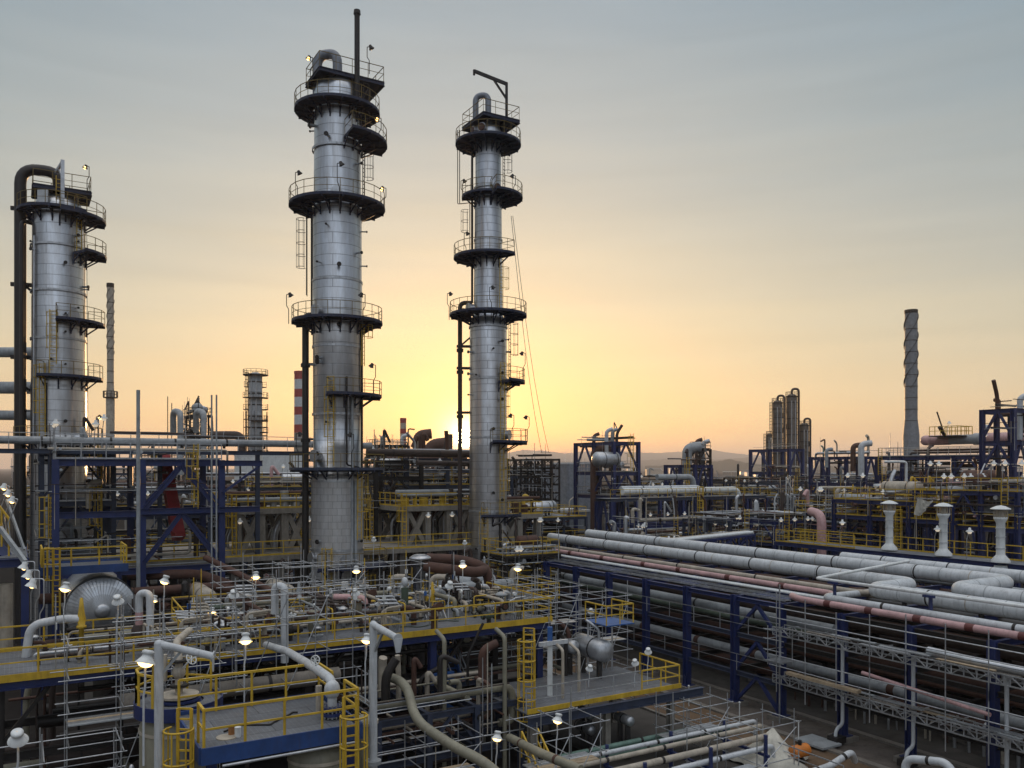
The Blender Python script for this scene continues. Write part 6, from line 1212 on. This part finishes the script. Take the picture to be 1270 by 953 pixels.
# ---- right of the slim tower: dark cooler, grey silos
t = unit('air_cooler', 'dark latticed air cooler bank behind the slim tower', 'air cooler', fw(672, 112), 2.8, 9, [8.5, 9.6, 10.7, 11.8, 12.9, 14.0, 15.2], 3, 6, 'dark_steel', .2, None, floors=[], pipes=22, vess=0, lamps=0, seed=61, brace=False, ladders=0, pal=['dark_steel', 'black_pipe', 'dark_steel', 'grey_paint'])
A, B = ab(fw(672, 112))
for z in (9.6, 11.8, 14.0):
    for b in (B, B+4.5): MB().lattice(g(A, b-.05, z+.9), g(A+2.8, b-.05, z+.9), .9, .05, .8).build('lattice_girder', 'dark_steel', t)
    MB().lattice(g(A-.05, B, z+.9), g(A-.05, B+9, z+.9), .9, .05, .8).build('lattice_girder', 'dark_steel', t)
for x, d, la, lb, y0, lab in ((664, 210, 12, 11, 580, 'long grey shed roofed block behind the air cooler'), (704, 165, 8, 6, 576, 'tall grey clad building left of the steel frame'), (634, 215, 3, 5, 580, 'grey clad block just right of the slim tower'), (672, 128, 9, 6, 637, 'low grey clad shed in front of the air cooler')):
    bloc('clad_building', lab, 'building', fw(x, d), la, lb, EYE+(HY-y0)/FPX*d, 'grey_cladding')
unit('process_unit', 'low yellow railed unit at the far end of the pipe rack', 'process unit', fw(640, 88), 9, 7, [6.0, 8.6], 4, 3, 'blue_grey_paint', .26, 'yellow_paint', pipes=34, vess=3, lamps=5, seed=62, pal=PAL_DARK+['yellow_paint', 'galvanised'], stubs=16)
unit('process_unit', 'low unit with valves at the foot of the slim tower', 'process unit', fw(628, 66), 5, 4, [5.2, 7.0], 3, 2, 'dark_steel', .22, 'yellow_paint', pipes=26, vess=1, lamps=2, seed=63, pal=PAL_DARK+['yellow_paint'], stubs=14)
# ---- right background frames
t = unit('steel_frame', 'tall dark blue open frame with a silver drum, right of the grey building', 'steel frame', fw(761, 112), 4.2, 8.8, [10.2, 13.4, 17.5], 2, 3, 'blue_paint', .46, 'galvanised', floors=[10.2, 13.4], pipes=20, vess=1, lamps=1, seed=71, gooses=3, stubs=8, pal=['rust', 'dark_steel', 'rust_steel', 'grey_paint'])
c = P(752, 570, 112); drum(t, c, VA, 3.2, 1.0, 'galvanised', 'vessel', .4); p = fw(737, 116); MB().tube([p+Z*2, p+Z*16.6, p+V((2.6, .5, 16.6)), p+V((2.6, .5, 13))], .55, 14, 1.2).build('overhead_pipe', 'rust', t)
unit('steel_frame', 'lower blue frame with slanting braces right of the tall dark frame', 'steel frame', fw(862, 118), 3, 6.2, [9.8, 14.4], 2, 3, 'blue_paint', .42, None, floors=[9.8], pipes=12, vess=0, lamps=0, seed=72, stubs=4)
goose('thick grey gooseneck stack between two blue frames', 852, 122, 556, 592, .74, 'grey_paint', .8); 
unit('steel_frame', 'slim dark frame with two small goosenecks before the hills', 'steel frame', fw(868, 130), 2.2, 2.2, [13, 15, 16.9], 2, 2, 'dark_steel', .3, 'dark_steel', pipes=8, vess=0, lamps=0, seed=73, gooses=2, stubs=2)
LG = 'pale pipes on the far cross rack'
for k, (x0, x1, d0, y, r, m) in enumerate(((772, 965, 104, 610, .42, 'white_paint'), (770, 900, 106, 606, .3, 'pale_grey_paint'), (815, 872, 112, 592, .4, 'grey_paint'))):
    A, B = ab(fw(x0, d0)); z = EYE+(HY-y)/FPX*d0; L = (x1-x0)*d0/FPX*1.02
    run('cross_pipe', ('long pale insulated pipe with a down-turned end on the far cross rack', 'second pale insulated pipe behind the long one on the far cross rack', 'grey pipe header with elbows between the far blue frames')[k], 'pipe', [g(A, B, z), g(A+L, B, z), g(A+L+.3, B, z-1.9)], r, m, LG, 5, n=14, bend=.9)
t = thing('cross_rack', 'far pipe rack on blue legs with yellow rails under the long pale pipes', 'pipe rack', fw(800, 103)); A, B = ab(fw(765, 102))
for b in (B, B+3): MB().ib(g(A-1, b, 10.0), g(A+26, b, 10.0), .3, .4).build('long_beam', 'blue_grey_paint', t)
MB().gbox(A-1, A+26, B+.1, B+2.9, 10.15, 10.2).build('floor', 'grating', t); MB().rail([g(A-1, B-.05, 10.2), g(A+26, B-.05, 10.2)], 1.1, 1.5, .03).build('railing', 'yellow_paint', t)
for k in range(8):
    for b in (B, B+3): MB().ib(g(A-.8+3.8*k, b, 0), g(A-.8+3.8*k, b, 9.8), .4).build('column', 'blue_paint', t)
for k in range(9): small_lamp(t, g(A+2+2.8*k, B-.3, 7.2), 1.0)
MB().ladder(g(A+13.5, B-.3), 4, 11.5, -120, r=.04).build('ladder', 'yellow_paint', t)
for k, (x, d, la, lb, zs, s, lab) in enumerate(((800, 92, 14, 7, [5.2, 7.6], 81, 'low crowded unit below the far cross rack, left part'), (905, 88, 12, 7, [5.6, 8.3], 82, 'low crowded unit below the far cross rack, right part'), (960, 84, 9, 6, [6.4, 8.6], 83, 'yellow railed low unit left of the tall pink pipe'), (1012, 96, 12, 7, [7.4, 10.0], 84, 'yellow railed unit behind the tall pink pipe'), (760, 80, 9, 5, [4.6, 6.2], 85, 'low dark unit just behind the thick rack pipes'))):
    unit('process_unit', lab, 'process unit', fw(x, d), la, lb, zs, 4, 3, 'blue_grey_paint' if k % 2 else 'blue_paint', .28, 'yellow_paint', pipes=44, vess=4, lamps=6, seed=s, pal=PAL_DARK+['galvanised', 'pale_grey_paint', 'rust'], stubs=18, ladders=3, floors=zs[:1])
t = thing('truss_bridge', 'blue truss bridge carrying pale pipes toward the thick rack pipes', 'pipe bridge', P(880, 668, 74)); p0, p1 = P(828, 676, 72), P(936, 664, 82); 
for k in (0, 1):
    o = UB*(1.6*k); MB().lattice(p0+o, p1+o, 1.1, .1, 1.4).build('truss', 'blue_paint', t)
for k in range(3): MB().tube([p0+UB*(.3+.45*k)+Z*.25, p1+UB*(.3+.45*k)+Z*.25], .16, 10).build('pipe', ('white_paint', 'pale_grey_paint', 'cream_paint')[k], t)
for q_ in (0.05, .5, .95): MB().ib(V((p0.lerp(p1, q_).x, p0.lerp(p1, q_).y, 0)), p0.lerp(p1, q_)-Z*1.1, .3).build('leg', 'blue_paint', t)
unit('steel_frame', 'blue frame in front of the far cluster of brown columns', 'steel frame', fw(979, 150), 3.4, 9.2, [8, 13.2, 17.4], 2, 3, 'blue_paint', .5, None, floors=[13.2], pipes=14, vess=1, lamps=0, seed=91, pal=['rust', 'cream_paint', 'rust_steel'], stubs=6)
unit('steel_frame', 'wide blue portal frame with gooseneck vents left of the straked grey stack', 'steel frame', fw(1073, 118), 2.6, 9.4, [9.6, 11.8, 15.6], 2, 4, 'blue_paint', .44, 'yellow_paint', floors=[9.6], pipes=20, vess=1, lamps=1, seed=92, stubs=8, pal=PAL_MIX)
goose('tall pale gooseneck vent on the wide blue portal frame', 1068, 117, 551, 590, .42, 'pale_grey_paint', 1); goose('rusty gooseneck vent left of the tall pale one', 1058, 118, 553, 585, .36, 'rust', 1); goose('small grey gooseneck vent at the left of the portal frame', 1025, 122, 558, 580, .26, 'grey_paint', 1)
unit('steel_frame', 'small blue portal frame at the foot of the straked grey stack', 'steel frame', fw(1133, 108), 1.6, 4.4, [8.5, 13.0], 2, 2, 'blue_paint', .42, None, floors=[8.5], pipes=8, vess=0, lamps=0, seed=93)
run('portal_pipe', 'white pipe bent down at its end by the small blue portal frame', 'pipe', [P(1096, 573, 100), P(1124, 573, 100), P(1124, 622, 100)], .16, 'white_paint', None, 0, bend=.4); run('portal_pipe', 'pale square-bent pipe loop left of the leftmost white vent', 'pipe', [P(1014, 620, 92), P(1014, 605, 92), P(1060, 605, 92), P(1060, 690, 92)], .16, 'cream_paint', None, 0, bend=.4)
# unit with fat pink and grey duct at the right
t = unit('process_unit', 'big dark frame under a fat pinkish duct, right of the straked stack', 'process unit', fw(1218, 97), 6, 13.5, [10.2, 13.0, 15.4], 2, 5, 'blue_paint', .42, 'galvanised', floors=[10.2, 15.4], pipes=34, vess=2, lamps=4, seed=94, pal=['rust', 'rust_steel', 'dark_steel', 'grey_paint'], stubs=10, ladders=2)
A, B = ab(fw(1218, 97)); p0, p1 = P(1148, 546.5, 104), P(1275, 543, 94); d_ = (p1-p0)
for f0, f1, m, r in ((0, .26, 'pink_primer', .62), (.262, .5, 'grey_paint', .58), (.502, .64, 'grey_paint', .7), (.642, 1, 'pink_primer', .68)): MB().cyl(p0+d_*f0, p0+d_*f1, r, None, 20).build('duct_section', m, t)
MB().ball(p0, .62, 1, 16).build('duct_end', 'pink_primer', t)
pc = P(1172, 541, 101); a_, b_ = ab(pc); MB().gbox(a_-1.4, a_+1.6, b_-2.4, b_+1.2, pc.z-.1, pc.z).build('floor', 'dark_steel', t); MB().rail([g(a_-1.4, b_+1.1, pc.z), g(a_-1.4, b_-2.4, pc.z), g(a_+1.6, b_-2.4, pc.z), g(a_+1.6, b_+1.1, pc.z)], 1.1, .7, .035).build('railing', 'yellow_paint', t)
MB().cyl(pc, P(1162, 511, 101), .09, None, 8).build('vent_pipe', 'rust_steel', t); MB().cyl(pc, P(1165, 530, 100), .2, None, 8).build('vent_pipe', 'dark_steel', t); small_lamp(t, P(1175, 541, 100), 1.6)
p = P(1222, 541, 98); MB().lathe(p, [(.12, 0), (.12, .7), (.35, .8), (.35, 1.3), (.01, 1.35)], 12).build('vent_hat', 'pale_grey_paint', t)
unit('steel_frame', 'tall blue lattice frame cut by the right picture edge', 'steel frame', fw(1257, 80), 5, 3, [10.8, 13.6, 16.6, 19.7], 3, 2, 'blue_paint', .42, None, floors=[10.8], pipes=16, vess=1, lamps=2, seed=95, gooses=2, stubs=6, pal=['rust', 'dark_steel', 'rust'])
va2 = va+3.0
for (x, d, la, lb, zs, s, lab, fl) in ((1180, 72, 8, 12, [9.4, 10.9], 96, 'yellow railed deck with pink vessels behind the middle and right vents', [9.4, 10.9]), (1090, 80, 9, 10, [7.0, 9.4], 97, 'yellow railed dark unit behind the leftmost vent', [9.4]), (1262, 68, 7, 9, [9.0, 12.0], 98, 'yellow railed upper deck at the right picture edge behind the vents', [9.0, 12.0])):
    unit('process_unit', lab, 'process unit', fw(x, d), la, lb, zs, 3, 4, 'blue_paint', .34, 'yellow_paint', floors=fl, pipes=40, vess=4, lamps=8, seed=s, pal=['rust', 'rust_steel', 'dark_steel', 'pink_primer', 'cream_paint', 'yellow_paint', 'galvanised', 'rust'], stubs=16, ladders=3, vr=.8)
c = P(1150, 627, 69.5); t = thing('tarpaulin', 'pale draped tarpaulin between the left and middle white vents', 'tarpaulin', c-Z*.6); q = random.Random(9); mb = MB(); n, m2 = 9, 5; vsx = []
for i in range(n+1):
    for j in range(m2+1):
        u_, w_ = i/n, j/m2; vsx.append(c+VA*(-1.4+2.2*u_+q.uniform(-.06, .06))+UB*(.25*w_+q.uniform(-.05, .05))+V((0, 0, .55-w_*1.3*(1-.55*u_)-.35*math.sin(u_*3)*.6+.14*math.sin(5*u_+3*w_)+q.uniform(-.04, .04))))
mb.add(vsx, [(i*(m2+1)+j, i*(m2+1)+j+1, (i+1)*(m2+1)+j+1, (i+1)*(m2+1)+j) for i in range(n) for j in range(m2)]); ob = mb.build('cloth', 'tarp', t); md = ob.modifiers.new('s', 'SOLIDIFY'); md.thickness = .02
MB().cyl(c+VA*-1.4+Z*.6, c+VA*1.6+Z*.45, .03, None, 6).build('pole', 'galvanised', t)
for x, y, d, h, lab in ((1092, 655, 88, 1, 'pale hopper beside the portal frame at right'),):
    c = P(1092, 608, 95); t = thing('hopper', lab, 'hopper', c-Z*.8); MB().lathe(c, [(.3, -.9), (.8, .0), (.8, .7), (.01, .72)], 4).build('bin', 'pale_grey_paint', t); MB().cyl(c-Z*.9, c-Z*3, .1, None, 8).build('leg', 'galvanised', t)
# ---- dark filler behind the deck and below the slab
BP = 'rusty pipes in the gap behind the valve deck'
for k in range(22):
    a0 = rnd.uniform(0, 18); b = rnd.uniform(49, 62); zz = rnd.uniform(3, 6.2); r = rnd.choice((.12, .2, .32)); L = rnd.uniform(4, 12)
    if abs(b-61) < 3.4 and a0 < 23 < a0+L+4: continue
    tag(MB().tube([g(a0, b, zz), g(a0+L, b, zz), g(a0+L+.6, b-rnd.uniform(1, 3), zz)], r, 10).build('gap_pipe', rnd.choice(('rust', 'rust_steel', 'dark_steel', 'rust'))), 'rusty pipe in the dark gap between valve deck and concrete slab', 'pipe', BP)
run('sloping_pipe', 'brown pipe sloping down to the right below the concrete slab, left of the tall tower', 'pipe', [P(255, 692, 56), P(300, 714, 53), P(345, 738, 50)], .2, 'rust'); run('sloping_pipe', 'brown pipe running level beneath the concrete slab right of the ribbed vessel', 'pipe', [P(160, 714, 58), P(245, 712, 58), P(290, 728, 54)], .34, 'rust')
unit('steel_frame', 'dark low pipe frame in the gap between valve deck and concrete slab', 'steel frame', g(6, 52), 13, 8, [2.4, 5.0], 4, 3, 'dark_steel', .3, None, floors=[], pipes=30, vess=3, lamps=0, seed=99, stubs=12, pal=['rust', 'rust_steel', 'dark_steel', 'grey_paint'])
unit('steel_frame', 'dark low pipe frame in the gap left of the slim tower base', 'steel frame', g(24.5, 50), 9, 10, [2.4, 4.6], 3, 3, 'dark_steel', .3, 'yellow_paint', floors=[4.6], pipes=34, vess=3, lamps=0, seed=100, stubs=16, pal=['rust', 'rust_steel', 'cream_paint', 'grey_paint'])
